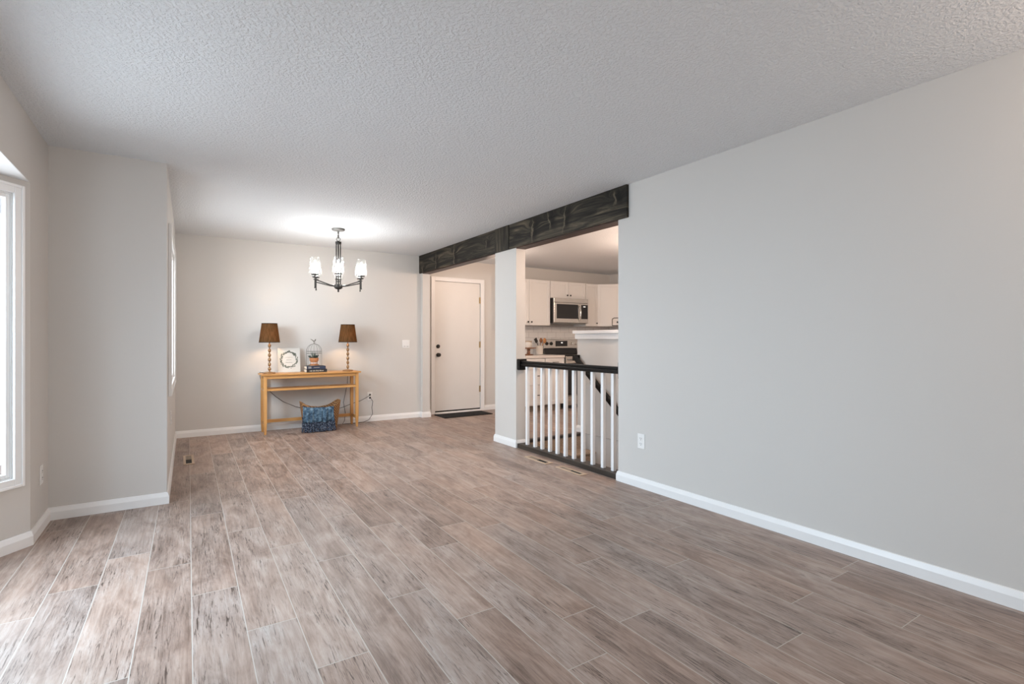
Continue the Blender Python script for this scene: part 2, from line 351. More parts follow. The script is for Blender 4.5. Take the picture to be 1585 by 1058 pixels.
M['letter'] = plain('pale_spine_lettering', (0.52, 0.48, 0.40), 0.6); M['spine_grey'] = plain('grey_spine_label', (0.25, 0.25, 0.24), 0.6)
M['cage'] = plain('grey_green_wire', (0.20, 0.19, 0.16), 0.5, 0.5)
M['terracotta'] = plain('terracotta', (0.50, 0.20, 0.075), 0.75, bump=0.15, bscale=160, var=0.12)
M['potband'] = plain('whitewashed_terracotta', (0.60, 0.45, 0.38), 0.75, var=0.15)
M['soil'] = plain('potting_soil', (0.03, 0.02, 0.013), 0.95, bump=0.5)
M['leafdark'] = plain('dark_succulent_leaf', (0.020, 0.045, 0.035), 0.5, var=0.3); M['leafpale'] = plain('grey_green_succulent_leaf', (0.16, 0.19, 0.16), 0.5, var=0.3)
M['wicker'] = wicker_mat()
M['blanket'] = blanket_mat('blue_knit_throw', ((0.012, 0.030, 0.06), (0.050, 0.105, 0.165), (0.17, 0.26, 0.33)), 26)
M['fringe'] = blanket_mat('navy_fringe_yarn', ((0.004, 0.006, 0.012), (0.012, 0.022, 0.048), (0.22, 0.27, 0.35)), 75)
M['ceramic'] = plain('white_ceramic', (0.75, 0.70, 0.63), 0.25)
M['walnut'] = wood('walnut_brown_wood', (0.13, 0.05, 0.02), (0.30, 0.13, 0.055), 'z', 2, 0.45)
M['spoon'] = wood('orange_wooden_spoon', (0.36, 0.15, 0.05), (0.55, 0.26, 0.09), 'z', 2, 0.5)
M['display'] = plain('lit_clock_display', (0.6, 0.6, 0.6), 0.3, emit=((1, 0.95, 0.9), 0.8))
# ------------------------------------------------------------------ setting: floor
XR, YB, YJ, CZ = 3.082, 7.328, 4.458, 2.44
XK, YK = 7.11, 7.47
SK = 0.0128                                  # planks run a hair off the right wall
joints = {0: 2.782, -1: 3.205, -2: 3.489, 1: 2.329, 2: 3.18, 3: 4.102, 4: 2.269, 5: 1.948, 6: 2.685, 8: 1.563, 9: 2.08, 10: 1.105, 11: 1.808, 12: 1.256, 13: 2.156, 14: 1.276}
regions = [(-1.4, 3.205, -2.75, 7.6), (3.205, 7.2, 4.98, 7.6), (4.27, 7.2, 2.3, 4.98)]
def clip(poly, rect):
    def cut(P, f, g):
        out = []
        for i in range(len(P)):
            a, b = P[i], P[(i + 1) % len(P)]
            fa, fb = f(a), f(b)
            if fa >= 0: out.append(a)
            if fa * fb < 0:
                t = fa / (fa - fb); out.append(tuple(a[q] + (b[q] - a[q]) * t for q in range(4)))
        return out
    x0, x1, y0, y1 = rect
    for f in (lambda p: p[0] - x0, lambda p: x1 - p[0], lambda p: p[1] - y0, lambda p: y1 - p[1]):
        poly = cut(poly, f, None)
        if len(poly) < 3: return []
    return poly
def make_floor():
    verts, faces, uvs, tones = [], [], [], []
    for row in range(-9, 42):
        rnd = random.Random(row * 13 + 5)
        y0 = joints.get(row, rnd.uniform(0, PL)); y0 -= PL * math.ceil((y0 + 2.8) / PL)
        xa = 0.0134 + PW * row; y = y0
        while y < 7.7:
            tone = (rnd.random(), rnd.random(), rnd.random(), 1)
            poly = [(xa + SK * y, y, 0, 0), (xa + PW + SK * y, y, PW, 0), (xa + PW + SK * (y + PL), y + PL, PW, PL), (xa + SK * (y + PL), y + PL, 0, PL)]
            for rc in regions:
                q = clip(poly, rc)
                if q:
                    b = len(verts); verts += [(p[0], p[1], 0.0) for p in q]; faces.append(tuple(range(b, b + len(q))))
                    uvs += [(p[2], p[3]) for p in q]; tones += [tone] * len(q)
            y += PL
    me = bpy.data.meshes.new('floor'); me.from_pydata(verts, [], faces); me.update()
    me.uv_layers.new(name='UVMap'); me.color_attributes.new('tone', 'FLOAT_COLOR', 'CORNER')
    ul = me.uv_layers['UVMap']; ca = me.color_attributes['tone']
    i = 0
    for p in me.polygons:
        for li in p.loop_indices:
            vi = me.loops[li].vertex_index; ul.data[li].uv = uvs[vi]; ca.data[li].color = tones[vi]
    o = bpy.data.objects.new('floor', me); COL.objects.link(o); me.materials.append(M['floor']); return o
structure(make_floor(), 'grey brown wood-look plank floor running from the camera to the dining wall', 'floor')
# ------------------------------------------------------------------ setting: walls
def facet(name, p0, p1, th, z0, z1, openings=(), m=None, label='', parent=None):
    """wall along p0->p1, thickness th to the LEFT of the direction; openings (t0,t1,za,zb)."""
    L = math.hypot(p1[0] - p0[0], p1[1] - p0[1]); g = G(math.atan2(p1[1] - p0[1], p1[0] - p0[0]), (p0[0], p0[1], 0))
    t = 0.0
    for (a, b, za, zb) in sorted(openings):
        if a > t: g.box(t, a, 0, th, z0, z1)
        if za > z0: g.box(a, b, 0, th, z0, za)
        if zb < z1: g.box(a, b, 0, th, zb, z1)
        t = b
    if t < L: g.box(t, L, 0, th, z0, z1)
    return structure(g.build(name, m or M['wall']), label, 'wall')
BA = radians(40); BD = (-sin(BA), -cos(BA)); B0 = (-0.715, 3.98); BL = 0.68
B1 = (B0[0] + BD[0] * BL, B0[1] + BD[1] * BL); B2 = (B1[0], 1.90); B3 = (-0.715, B2[1] - (B0[1] - B1[1]))
DW0, DW1 = (-0.0725, YJ), (-0.036, YB)       # dining side wall, a hair off square
facet('wall_right', (XR, -2.7), (XR, 3.135), -0.118, 0, CZ, m=M['wall'], label='long bare greige wall on the right of the living room')
facet('wall_back', (XR, YB), (-0.3, YB), -0.13, 0, CZ, label='greige dining wall behind the pine console table')
facet('wall_jut', (-0.0725, YJ), (-0.835, YJ), -0.12, 0, CZ, label='short greige wall stepping out between bay and dining room')
dl = math.hypot(DW1[0] - DW0[0], DW1[1] - DW0[1])
facet('wall_dining', (-0.071, YJ + 0.12), (DW1[0], DW1[1]), 0.12, 0, CZ, [(0.245, 1.725, 0.80, 2.01)], label='narrow dining side wall seen edge-on with a window')
facet('wall_left', (-0.715, 3.98), (-0.715, YJ), 0.12, 0, CZ, label='narrow greige wall strip with an outlet beside the bay window')
facet('wall_left_rear', (-0.715, -2.7), (-0.715, B3[1]), 0.12, 0, CZ, label='greige left wall beside the camera')
facet('wall_bay_header', (-0.715, B3[1]), (-0.715, 3.98), 0.12, 2.0765, CZ, label='greige wall above the bay window')
facet('wall_bay_side', B1, B0, 0.045, 0, 2.075, [(BL - 0.585, BL - 0.097, 0.405, 1.988)], label='angled greige bay wall holding the white window')
facet('wall_bay_front', B2, B1, 0.12, 0, 2.075, [(0.12, B1[1] - B2[1] - 0.12, 0.40, 2.0)], label='front wall of the bay with a wide window')
facet('wall_bay_return', B3, B2, 0.12, 0, 2.075, label='far angled wall of the bay')
facet('wall_rear', (-0.9, -2.7), (3.3, -2.7), -0.12, 0, CZ, [(0.5, 3.9, 0.35, 2.25)], label='wall behind the camera with a wide opening added for fill light')  # opening added to let the rear fill in
facet('wall_pier', (XR, 4.686), (XR, 5.13), -0.118, 0, CZ, label='greige square pier standing at the left end of the railing')
facet('wall_pilaster', (XR, 7.25), (XR, 7.60), -0.118, 0, CZ, label='narrow pilaster where the dark beam meets the dining wall')
facet('wall_header', (XR + 0.004, 3.135), (XR + 0.004, 7.25), -0.11, 2.185, CZ, label='header over the opening behind the dark beam')
DX0, DX1, DZ = 3.378, 4.200, 2.098
facet('wall_foyer', (XK + 0.12, YK), (XR + 0.1, YK), -0.13, 0, CZ, [(XK + 0.12 - DX1, XK + 0.12 - DX0, 0, DZ)], label='warm lit wall of the entry and kitchen holding the white door')
facet('wall_kitchen', (XK, 2.3), (XK, YK), -0.12, 0, CZ, label='kitchen side wall at the far right corner')
facet('wall_stair_end', (3.2, 2.3), (XK + .12, 2.3), -0.12, -1.9, CZ, label='wall closing the stairwell behind the living room wall')
g = G().box(4.285, 4.405, 2.3, 5.09, -1.9, 1.18); structure(g.build('wall_half', M['wall']), 'half wall beside the stairs under a white cap', 'wall')
g = G().box(3.10, 3.205, 2.3, 4.98, -1.9, -0.005); structure(g.build('wall_stairwell', M['wall']), 'stairwell side wall below the railing', 'wall')
g = G().box(-1.5, 7.3, -2.85, 7.62, CZ, CZ + 0.1); structure(g.build('ceiling', M['ceil']), 'pale textured ceiling over the whole room', 'ceiling')
g = G().prism([(B0[0] - .002, B0[1]), (B0[0] - .12, B0[1]), (B1[0] - .12, B1[1]), (B2[0] - .12, B2[1]), (B3[0] - .12, B3[1]), (B3[0] - .002, B3[1])], 2.075, 2.16)
structure(g.build('ceiling_bay', M['trim']), 'white lowered ceiling of the bay window', 'ceiling')
# half wall cap
cap = G().box(4.262, 4.428, 2.3, 5.113, 1.18, 1.248).box(4.24, 4.45, 2.3, 5.135, 1.248, 1.288)
structure(cap.build('trim_1', M['trim'], bevel=0.004), 'white stepped cap on top of the half wall', 'trim')
# baseboards ---------------------------------------------------------
BP = [(0, 0), (0.014, 0), (0.014, 0.052), (0.010, 0.066), (0.006, 0.080), (0, 0.082)]
def sweep(name, path, label, prof=BP, m=None, closed=False):
    """profile offset to the RIGHT of the path direction (path runs with the wall on its left)."""
    n = len(path); vs_, fs = [], []
    def nrm(a, b):
        dx, dy = b[0] - a[0], b[1] - a[1]; L = math.hypot(dx, dy); return (dy / L, -dx / L)
    for i in range(n):
        if 0 < i < n - 1:
            n1, n2 = nrm(path[i - 1], path[i]), nrm(path[i], path[i + 1]); d = 1 + n1[0] * n2[0] + n1[1] * n2[1]
            m_ = ((n1[0] + n2[0]) / d, (n1[1] + n2[1]) / d)
        else: m_ = nrm(path[max(i - 1, 0)], path[max(i - 1, 0) + 1])
        for (o, z) in prof: vs_.append((path[i][0] + m_[0] * o, path[i][1] + m_[1] * o, z))
    k = len(prof)
    for i in range(n - 1):
        for j in range(k):
            fs.append((i * k + j, (i + 1) * k + j, (i + 1) * k + (j + 1) % k, i * k + (j + 1) % k))
    fs.append(tuple(range(k))); fs.append(tuple((n - 1) * k + j for j in reversed(range(k))))
    g = G(); g.add(vs_, fs); return structure(g.build(name, m or M['trim']), label, 'baseboard')
sweep('baseboard_left', [B2, B1, B0, (-0.715, YJ), (DW0[0], YJ), DW1, (XR, YB), (XR, 7.25), (3.2, 7.25), (3.2, YK), (3.31, YK)], 'white baseboard round the bay, the jut and the dining wall')
sweep('baseboard_right', [(3.1, 3.135), (XR, 3.135), (XR, -2.7)], 'white baseboard along the bare right wall')
sweep('baseboard_pier', [(3.2, 5.13), (XR, 5.13), (XR, 4.686), (3.2, 4.686)], 'white baseboard wrapping the foot of the pier')
sweep('baseboard_foyer', [(4.272, YK), (4.62, YK)], 'white baseboard right of the entry door')
sweep('baseboard_half', [(4.405, 5.09), (4.285, 5.09), (4.285, 4.99)], 'white baseboard at the end of the half wall')
sweep('trim_2', [(4.285, 4.985), (4.285, 2.9)], 'white skirt board sloping down the stair wall', prof=[(0, -2), (0.002, -2), (0.002, -1.99), (0, -1.99)])
# ------------------------------------------------------------------ windows
def window(name, p0, p1, t0, t1, z0, z1, label, stool=False, cw=0.062, depth=0.10):
    """casing round the opening t0..t1, z0..z1 of a facet whose room side is RIGHT of p0->p1."""
    rot = math.atan2(p1[1] - p0[1], p1[0] - p0[0]); L = (p0[0], p0[1], 0)
    root = thing(name, (p0[0], p0[1], 0), label, 'window', kind='structure')
    def ring(g, a, b, c, d, w, y0, y1):
        g.box(a, a + w, y0, y1, c, d); g.box(b - w, b, y0, y1, c, d); g.box(a + w, b - w, y0, y1, d - w, d); g.box(a + w, b - w, y0, y1, c, c + w)
    g = G(rot, L); ring(g, t0 - cw, t1 + cw, z0 - cw, z1 + cw, cw, -0.018, -0.001)
    g2 = G(rot, L); ring(g, t0 - cw, t1 + cw, z0 - cw, z1 + cw, 0.016, -0.024, -0.018)
    if stool: g.box(t0 - cw - .02, t1 + cw + .02, -0.045, -0.0, z0 - 0.012, z0 + 0.012)
    g.build('casing', M['trim'], root, bevel=0.003)
    ring(g2, t0, t1, z0, z1, 0.007, 0.0, depth); g2.build('jamb', M['trim'], root)
    g3 = G(rot, L); ring(g3, t0 + .007, t1 - .007, z0 + .007, z1 - .007, 0.024, 0.002, min(depth, 0.034))
    sash = g3.build('sash', M['trim'], root, bevel=0.004)
    g4 = G(rot, L).box(t0 + .029, t1 - .029, 0.010, 0.014, z0 + .029, z1 - .029); g4.build('pane', M['glass'], sash)
    return root
window('window_1', B1, B0, BL - 0.585, BL - 0.097, 0.405, 1.988, 'white framed bay window at the left edge of the picture', cw=0.051, depth=0.03)
window('window_2', B2, B1, 0.12, B1[1] - B2[1] - 0.12, 0.40, 2.0, 'wide front window of the bay, left of the camera')
window('window_3', (-0.071, YJ + 0.12), DW1, 0.245, 1.725, 0.80, 2.01, 'dining room window seen edge-on past the wall corner', stool=False)
window('window_4', (3.3, -2.7), (-0.9, -2.7), 0.3, 3.7, 0.35, 2.25, 'added unseen wide window behind the camera for the rear fill')  # window added around the rear fill, out of view
# ------------------------------------------------------------------ entry door
d = thing('door_1', ((DX0 + DX1) / 2, YK, 0), 'flat white entry door with black knob beside the dark doormat', 'door', kind='structure')
g = G(); cw = 0.066
g.box(DX0 - cw, DX0, YK - 0.018, YK - 0.001, 0, DZ + cw).box(DX1, DX1 + cw, YK - 0.018, YK - 0.001, 0, DZ + cw).box(DX0, DX1, YK - 0.018, YK - 0.001, DZ, DZ + cw)
g.box(DX0 - cw, DX0 - cw + .014, YK - 0.024, YK - 0.018, 0, DZ + cw).box(DX1 + cw - .014, DX1 + cw, YK - 0.024, YK - 0.018, 0, DZ + cw).box(DX0 - cw + .014, DX1 + cw - .014, YK - 0.024, YK - 0.018, DZ + cw - .014, DZ + cw)
g.build('casing', M['trim'], d, bevel=0.003)
leaf = G().box(DX0 + .004, DX1 - .006, YK + 0.004, YK + 0.045, 0.045, DZ - .004).build('door_leaf', M['door'], d, bevel=0.002)
G().box(DX0, DX1, YK - 0.03, YK + 0.10, 0.0, 0.026).build('threshold', M['trim'], d, bevel=0.004)
G().box(DX0 + .004, DX1 - .006, YK + .002, YK + .040, 0.027, 0.045).build('door_sweep', M['black'], d)
for nm, z, r in (('door_knob', 0.932, 0.032), ('deadbolt', 1.066, 0.028)):
    g = G()
    if nm == 'door_knob': g.lathe([(0.031, 0), (0.031, -.008), (0.012, -.012), (0.012, -.032), (0.024, -.038), (0.029, -.052), (0.022, -.064), (0.004, -.068)], (3.437, YK + .004, z), 20, axis='y')
    else: g.lathe([(0.031, 0), (0.031, -.010), (0.024, -.018), (0.012, -.020), (0.004, -.021)], (3.437, YK + .004, z), 20, axis='y').box(3.433, 3.441, YK - .03, YK - .015, z - .014, z + .014)
    g.build(nm, M['black'], leaf, smooth=True)
for z in (1.82, 1.09, 0.36):
    g = G().box(DX1 - .020, DX1 - .002, YK - 0.008, YK + 0.006, z - .05, z + .05).lathe([(0.006, z - .052), (0.006, z + .052)], (DX1 - .003, YK - .008, 0), 10)
    g.build('hinge', M['brass'], d)
g = G().box(3.325, 4.150, 6.985, 7.36, 0.0, 0.012)
for i in range(26): g.box(3.345 + i * .0305, 3.363 + i * .0305, 7.0, 7.345, 0.012, 0.015)
tag(g.build('doormat', M['mat']), 'black ribbed doormat lying in front of the white entry door', 'doormat')
# ------------------------------------------------------------------ dark beam
bm_ = thing('ceiling_beam', (3.07, 5.17, 2.172), 'dark stained knotty wood beam along the ceiling over the opening', 'beam')
def board(y0, y1):
    return G().box(3.056, 3.081, y0, y1, 2.172, 2.439).build('face_board', M['beam'], bm_, bevel=0.003)
b1 = board(3.014, 4.79); b2 = board(5.093, 7.326)
G().box(3.050, 3.081, 4.792, 5.091, 2.172, 2.439).build('joint_board', M['beam_v'], bm_, bevel=0.003)
G().box(3.082, 3.199, 3.137, 4.684, 2.164, 2.184).build('under_board', M['beam_under'], bm_)
G().box(3.082, 3.199, 5.132, 7.248, 2.164, 2.184).build('under_board', M['beam_under'], bm_)
# ------------------------------------------------------------------ stair railing
RX = 3.142
rl = thing('stair_railing', (RX, 3.91, 0), 'black top rail with white square balusters guarding the stairwell', 'railing')
G().box(RX - .030, RX + .030, 3.150, 4.671, 0.885, 0.918).box(RX - .024, RX + .024, 3.150, 4.671, 0.918, 0.945).build('top_rail', M['blackwood'], rl, bevel=0.006)
G().box(RX - .05, RX + .05, 3.137, 3.150, 0.845, 0.985).build('mounting_block', M['blackwood'], rl, bevel=0.003)
G().box(RX - .052, RX + .052, 4.645, 4.685, 0.845, 0.965).build('mounting_block', M['blackwood'], rl, bevel=0.006)
G().box(3.086, 3.2, 3.137, 4.672, 0.001, 0.048).build('bottom_rail', M['shoe'], rl, bevel=0.003)
BY = [4.556, 4.413, 4.287, 4.156, 4.034, 3.907, 3.780, 3.650, 3.517, 3.381, 3.253]
bal = G().box(RX - .016, RX + .016, BY[0] - .016, BY[0] + .016, 0.048, 0.884).build('baluster', M['trim'], rl, bevel=0.002)
for y in BY[1:]: dup_part(bal, (0, y - BY[0], 0))
# stairs
st = thing('staircase', (3.74, 4.0, -1.9), 'brown carpeted stairs going down behind the white balusters', 'stairs')
for k in range(1, 9):
    y1 = 5.0 - 0.25 * (k - 1); y0 = y1 - 0.25; z = -0.19 * k
    g = G().box(3.207, 4.283, y0, y1 - .002, -1.9, z - .03).box(3.207, 4.283, y0 - .022, y1 - .002, z - .03, z)
    g.build('step', M['carpet'], st, bevel=0.012)
G().box(3.207, 4.283, 4.972, 4.998, -0.19, -0.001).build('riser', M['carpet'], st)
G().box(3.207, 4.27, 4.960, 5.03, -0.032, 0.004).build('nosing', M['shoe'], st, bevel=0.004)
hr = thing('handrail', (4.22, 4.2, 0), 'dark sloping handrail fixed to the half wall above the stairs', 'handrail')
sl = 0.78; g = G()
def hz(y): return 0.935 - sl * (5.04 - y)
P = []
for y in (5.04, 2.6): P += [(4.195, y, hz(y) - .036), (4.245, y, hz(y) - .036), (4.245, y, hz(y) + .036), (4.195, y, hz(y) + .036)]
g.add(P, [(0, 1, 2, 3), (7, 6, 5, 4), (0, 4, 5, 1), (1, 5, 6, 2), (2, 6, 7, 3), (3, 7, 4, 0)])
g.build('rail', M['blackwood'], hr, bevel=0.008)
G().box(4.195, 4.284, 5.035, 5.085, hz(5.04) - .03, hz(5.04) + .045).build('end_block', M['blackwood'], hr, bevel=0.006)
for y in (4.75, 3.7): G().box(4.215, 4.286, y - .02, y + .02, hz(y) - .085, hz(y) - .03).build('bracket', M['black'], hr, bevel=0.003)
# ------------------------------------------------------------------ outlets, switch, vents
def outlet(c, axis, label, w=0.072, h=0.117, switch=0, name='wall_outlet', cat='outlet'):
    """axis: outward normal of the plate."""
    rot = {'-x': pi / 2 * 3, '+x': pi / 2, '-y': 0}[axis]
    root = thing(name, c, label, cat)
    f = lambda: G(rot, c)
    f().box(-w / 2, w / 2, -0.006, -0.0005, -h / 2, h / 2).build('cover_plate', M['plate'], root, bevel=0.002)
    if switch:
        for i in range(switch):
            x = (i - (switch - 1) / 2) * 0.046
            f().box(x - .017, x + .017, -0.010, -0.006, -.034, .034).build('rocker', M['plate'], root, bevel=0.002)
            f().box(x - .012, x + .012, -0.0105, -0.006, -.037, -.034).build('rocker_edge', M['bronze'], root)
    else:
        for z in (.021, -.021):
            so = f().lathe([(0.0165, -.006), (0.0165, -.008)], (0, 0, z), 16, axis='y').build('socket', M['plate'], root)
            f().box(-.008, -.0055, -.0088, -.007, z - .002, z + .008).box(.0055, .008, -.0088, -.007, z - .002, z + .006).lathe([(.003, -.007), (.003, -.0088)], (0, 0, z - .009), 8, axis='y').build('slots', M['dark'], so)
    return root
outlet((XR, 2.878, 0.371), '-x', 'white outlet low on the bare right wall')
outlet((-0.715, 4.243, 0.345), '+x', 'white outlet on the narrow wall between bay window and corner')
OC = (2.302, YB, 0.362); outlet(OC, '-y', 'white outlet right of the console table with two black plugs')
outlet((2.848, YB, 1.108), '-y', 'white double light switch on the dining wall near the pilaster', 0.116, 0.117, 2, 'light_switch', 'light switch')
outlet((-0.0615, 5.30, 0.505), '+x', 'small white outlet below the edge-on dining window')
def vent(x0, x1, y0, y1, label, lens):
    root = thing('floor_vent', ((x0 + x1) / 2, (y0 + y1) / 2, 0), label, 'floor vent', 'wooden floor vents')
    e = 0.02; ym = (y0 + y1) / 2
    G().box(x0, x0 + e, y0, y1, .0005, .007).box(x1 - e, x1, y0, y1, .0005, .007).box(x0 + e, x1 - e, y0, y0 + e * 1.6, .0005, .007).box(x0 + e, x1 - e, y1 - e * 1.6, y1, .0005, .007).build('frame', M['vent'], root, bevel=0.0015)
    G().box(x0 + e, x1 - e, y0 + e * 1.6, y1 - e * 1.6, .0005, .0015).build('duct', M['dark'], root)
    g = G(); n = 5
    for i in range(n):
        x = x0 + e + (x1 - x0 - 2 * e) * (i + .5) / n
        g.box(x - .0045, x + .0045, ym, y1 - e * 1.6, .0015, .0055)
    g.build('louvre', M['vent_slat'], root)
    return root
vent(2.898, 2.990, 3.905, 4.268, 'tan wood floor vent by the left half of the railing', 1)
vent(2.908, 2.988, 3.415, 3.765, 'tan wood floor vent by the right half of the railing', 1)
vent(0.036, 0.124, 5.72, 6.16, 'tan wood floor vent beside the dining side wall', 1)
# ------------------------------------------------------------------ console table
TZ = 0.748; TX0, TX1, TY0, TY1 = 0.846, 2.066, 6.945, 7.275
tb = thing('console_table', (1.45, 7.1, 0), 'honey pine console table with a shelf against the dining wall', 'table')
G().box(TX0, TX1, TY0, TY1, TZ - .020, TZ).build('tabletop', M['pine'], tb, bevel=0.004)
def leg(x0, y0):
    w = .038
    return G().taper((x0 + .007, x0 + w - .007, y0 + .007, y0 + w - .007), (x0, x0 + w, y0, y0 + w), 0, .16).box(x0, x0 + w, y0, y0 + w, .16, TZ - .020).build('leg', M['pine_v'], tb, bevel=0.002)
LX = (TX0 + .028, TX1 - .028 - .038); LY = (TY0 + .022, TY1 - .022 - .038)
for x in LX:
    for y in LY: leg(x, y)
G().box(LX[0] + .038, LX[1], LY[0] + .008, LY[0] + .026, TZ - .062, TZ - .020).build('front_apron', M['pine'], tb, bevel=0.002)
G().box(LX[0] + .038, LX[1], LY[1] + .012, LY[1] + .030, TZ - .062, TZ - .020).build('back_apron', M['pine'], tb, bevel=0.002)
for x in LX: G().box(x + .010, x + .028, LY[0] + .038, LY[1], TZ - .062, TZ - .020).build('side_apron', M['pine'], tb, bevel=0.002)
G().box(LX[0] + .002, LX[1] + .036, LY[0] + .012, LY[1] + .030, .536, .562).build('shelf', M['pine'], tb, bevel=0.003)
G().box(LX[0] + .038, LX[1], LY[1] + .010, LY[1] + .028, .112, .152).build('back_stretcher', M['pine'], tb, bevel=0.002)
for x in LX: G().box(x + .010, x + .028, LY[0] + .038, LY[1], .112, .152).build('side_stretcher', M['pine'], tb, bevel=0.002)
# ------------------------------------------------------------------ lamps
def lamp(x, y, label, cord, plug):
    z = TZ; r = thing('table_lamp', (x, y, z), label, 'lamp')
    G().lathe([(.066, z + .0005), (.070, z + .004), (.070, z + .012), (.060, z + .018), (.030, z + .022), (.012, z + .026)], (x, y, 0), 32).build('base', M['gold'], r, smooth=True)
    prof = [(.006, z + .026)]; zb = z + .030
    for i in range(6):
        h = .058
        prof += [(.006, zb), (.015, zb + .012), (.0195, zb + .028), (.0165, zb + .040), (.009, zb + .050), (.006, zb + .054)]; zb += h
    prof += [(.009, zb + .004), (.009, zb + .04)]
    G().lathe(prof, (x, y, 0), 20).build('stem', M['gold'], r, smooth=True)
    zt, z0 = 1.378, 1.138; rt, rb = .090, .121
    g = G(); n = 40
    g.lathe([(rb, z0), (rt, zt), (rt - .003, zt), (rb - .003, z0), (rb, z0)], (x, y, 0), n, caps=False)
    sh = g.build('lamp_shade', M['shade'], r, smooth=True)
    G().lathe([(rb + .0012, z0 - .001), (rb + .0002, z0 + .008), (rb - .004, z0 + .008), (rb - .004, z0 - .001), (rb + .0012, z0 - .001)], (x, y, 0), n, caps=False).build('shade_trim', M['shade_trim'], sh)
    G().lathe([(rt + .0012, zt + .001), (rt + .0022, zt - .007), (rt - .004, zt - .007), (rt - .004, zt + .001), (rt + .0012, zt + .001)], (x, y, 0), n, caps=False).build('shade_trim', M['shade_trim'], sh)
    g = G()
    for a in (0, 2 * pi / 3, 4 * pi / 3): g.tube([(x, y, zt - .03), (x + (rt - .004) * cos(a), y + (rt - .004) * sin(a), zt - .012)], .0015, 6)
    g.ball((x, y, zt - .024), .006); g.tube([(x, y, zb + .02), (x, y, zt - .03)], .003, 6); g.build('harp', M['brass'], r)
    c = G().tube(cord, .0035, 6).build('cord', M['black'], r, smooth=True)
    G().lathe([(.004, -.034), (.010, -.024), (.014, -.016), (.014, -.009)], plug, 12, axis='y').build('plug', M['black'], c, smooth=True)
    point('lamp_light', (x, y, 1.235), 6.0, (1.0, 0.68, 0.40), 0.03)
    return r
lamp(0.955, 7.085, 'gold beaded lamp with brown shade at the left end of the console',
     [(0.91, 7.12, TZ + .008), (0.875, 7.2, TZ + .008), (0.868, 7.276, TZ + .008), (0.868, 7.292, TZ - .006), (0.872, 7.296, .70), (0.90, 7.298, .60), (0.97, 7.298, .525), (1.06, 7.298, .43), (1.15, 7.296, .36), (1.30, 7.292, .285), (1.50, 7.28, .23), (1.72, 7.272, .20), (1.90, 7.270, .235), (2.03, 7.268, .28), (2.15, 7.27, .31), (2.25, 7.28, .355), (2.302, 7.296, .383)], (OC[0], YB, OC[2] + .021))
lamp(1.925, 7.085, 'gold beaded lamp with brown shade at the right end of the console',
     [(1.96, 7.14, TZ + .009), (1.985, 7.22, TZ + .008), (1.985, 7.276, TZ + .008), (1.985, 7.305, TZ - .006), (1.985, 7.308, .70), (1.98, 7.308, .56), (1.955, 7.308, .44), (1.925, 7.306, .30), (1.95, 7.300, .15), (1.93, 7.27, .05), (1.90, 7.262, .006), (1.96, 7.268, .005), (2.03, 7.272, .005), (2.10, 7.28, .005), (2.20, 7.285, .005), (2.28, 7.295, .03), (2.335, 7.298, .11), (2.325, 7.298, .2), (2.335, 7.29, .29), (2.302, 7.296, .341)], (OC[0], YB, OC[2] - .021))
# ------------------------------------------------------------------ wreath sign
sx0, sx1 = 1.075, 1.345; SH = .315
sg = thing('wreath_sign', (1.21, 7.2, TZ), 'square white sign with printed leaf wreath beside the left lamp', 'sign')
def lean(x, z, o=0.0):      # point on the leaning board
    return (x, 7.215 + z * .13 - o, TZ + .001 + z)
g = G(); P = []
for o in (0.0, -.016): P += [lean(sx0, 0, o), lean(sx1, 0, o), lean(sx1, SH, o), lean(sx0, SH, o)]
g.add(P, [(0, 1, 2, 3), (7, 6, 5, 4), (0, 4, 5, 1), (1, 5, 6, 2), (2, 6, 7, 3), (3, 7, 4, 0)]); g.build('board', M['signwhite'], sg, bevel=0.002)
g = G(); cx_, cz_, rw = 1.207, .165, .096
for i in range(96):
    a = 2 * pi * i / 96 + random.uniform(-.04, .04); rr = rw + random.uniform(-.012, .012); ln = random.uniform(.016, .028); an = a + pi / 2 + random.choice((-.7, .7)) + random.uniform(-.2, .2)
    c0 = (cx_ + rr * cos(a), cz_ + rr * 1.06 * sin(a)); w = ln * .3
    q = [(c0[0] - ln / 2 * cos(an), c0[1] - ln / 2 * sin(an)), (c0[0] + w * sin(an), c0[1] - w * cos(an)), (c0[0] + ln / 2 * cos(an), c0[1] + ln / 2 * sin(an)), (c0[0] - w * sin(an), c0[1] + w * cos(an))]
    g.add([lean(x, z, .0012) for x, z in q] + [lean(x, z, .0004) for x, z in q], [(0, 1, 2, 3), (0, 4, 5, 1), (1, 5, 6, 2), (2, 6, 7, 3), (3, 7, 4, 0)])
for i in range(7):      # the darker leaf cluster at the upper right
    a = .85 + random.uniform(-.16, .16); ln = .03; an = random.uniform(0, pi); c0 = (cx_ + (rw + random.uniform(-.012, .012)) * cos(a), cz_ + (rw + random.uniform(-.012, .012)) * sin(a)); w = .009
    q = [(c0[0] - ln / 2 * cos(an), c0[1] - ln / 2 * sin(an)), (c0[0] + w * sin(an), c0[1] - w * cos(an)), (c0[0] + ln / 2 * cos(an), c0[1] + ln / 2 * sin(an)), (c0[0] - w * sin(an), c0[1] + w * cos(an))]
    g.add([lean(x, z, .0016) for x, z in q] + [lean(x, z, .0004) for x, z in q], [(0, 1, 2, 3), (0, 4, 5, 1), (1, 5, 6, 2), (2, 6, 7, 3), (3, 7, 4, 0)])
g.build('wreath', M['leaf_ink'], sg)
g = G()
for zz, half, amp in ((.192, .048, .006), (.160, .030, .004), (.128, .040, .006)):      # script lines too small to read in the photo
    n = 26; g.tube([lean(cx_ - half + 2 * half * i / n, zz + amp * sin(i * 2.1) * (1 if i % 5 else .2), .0012) for i in range(n + 1)], .0013, 4)
g.build('script', M['ink'], sg)
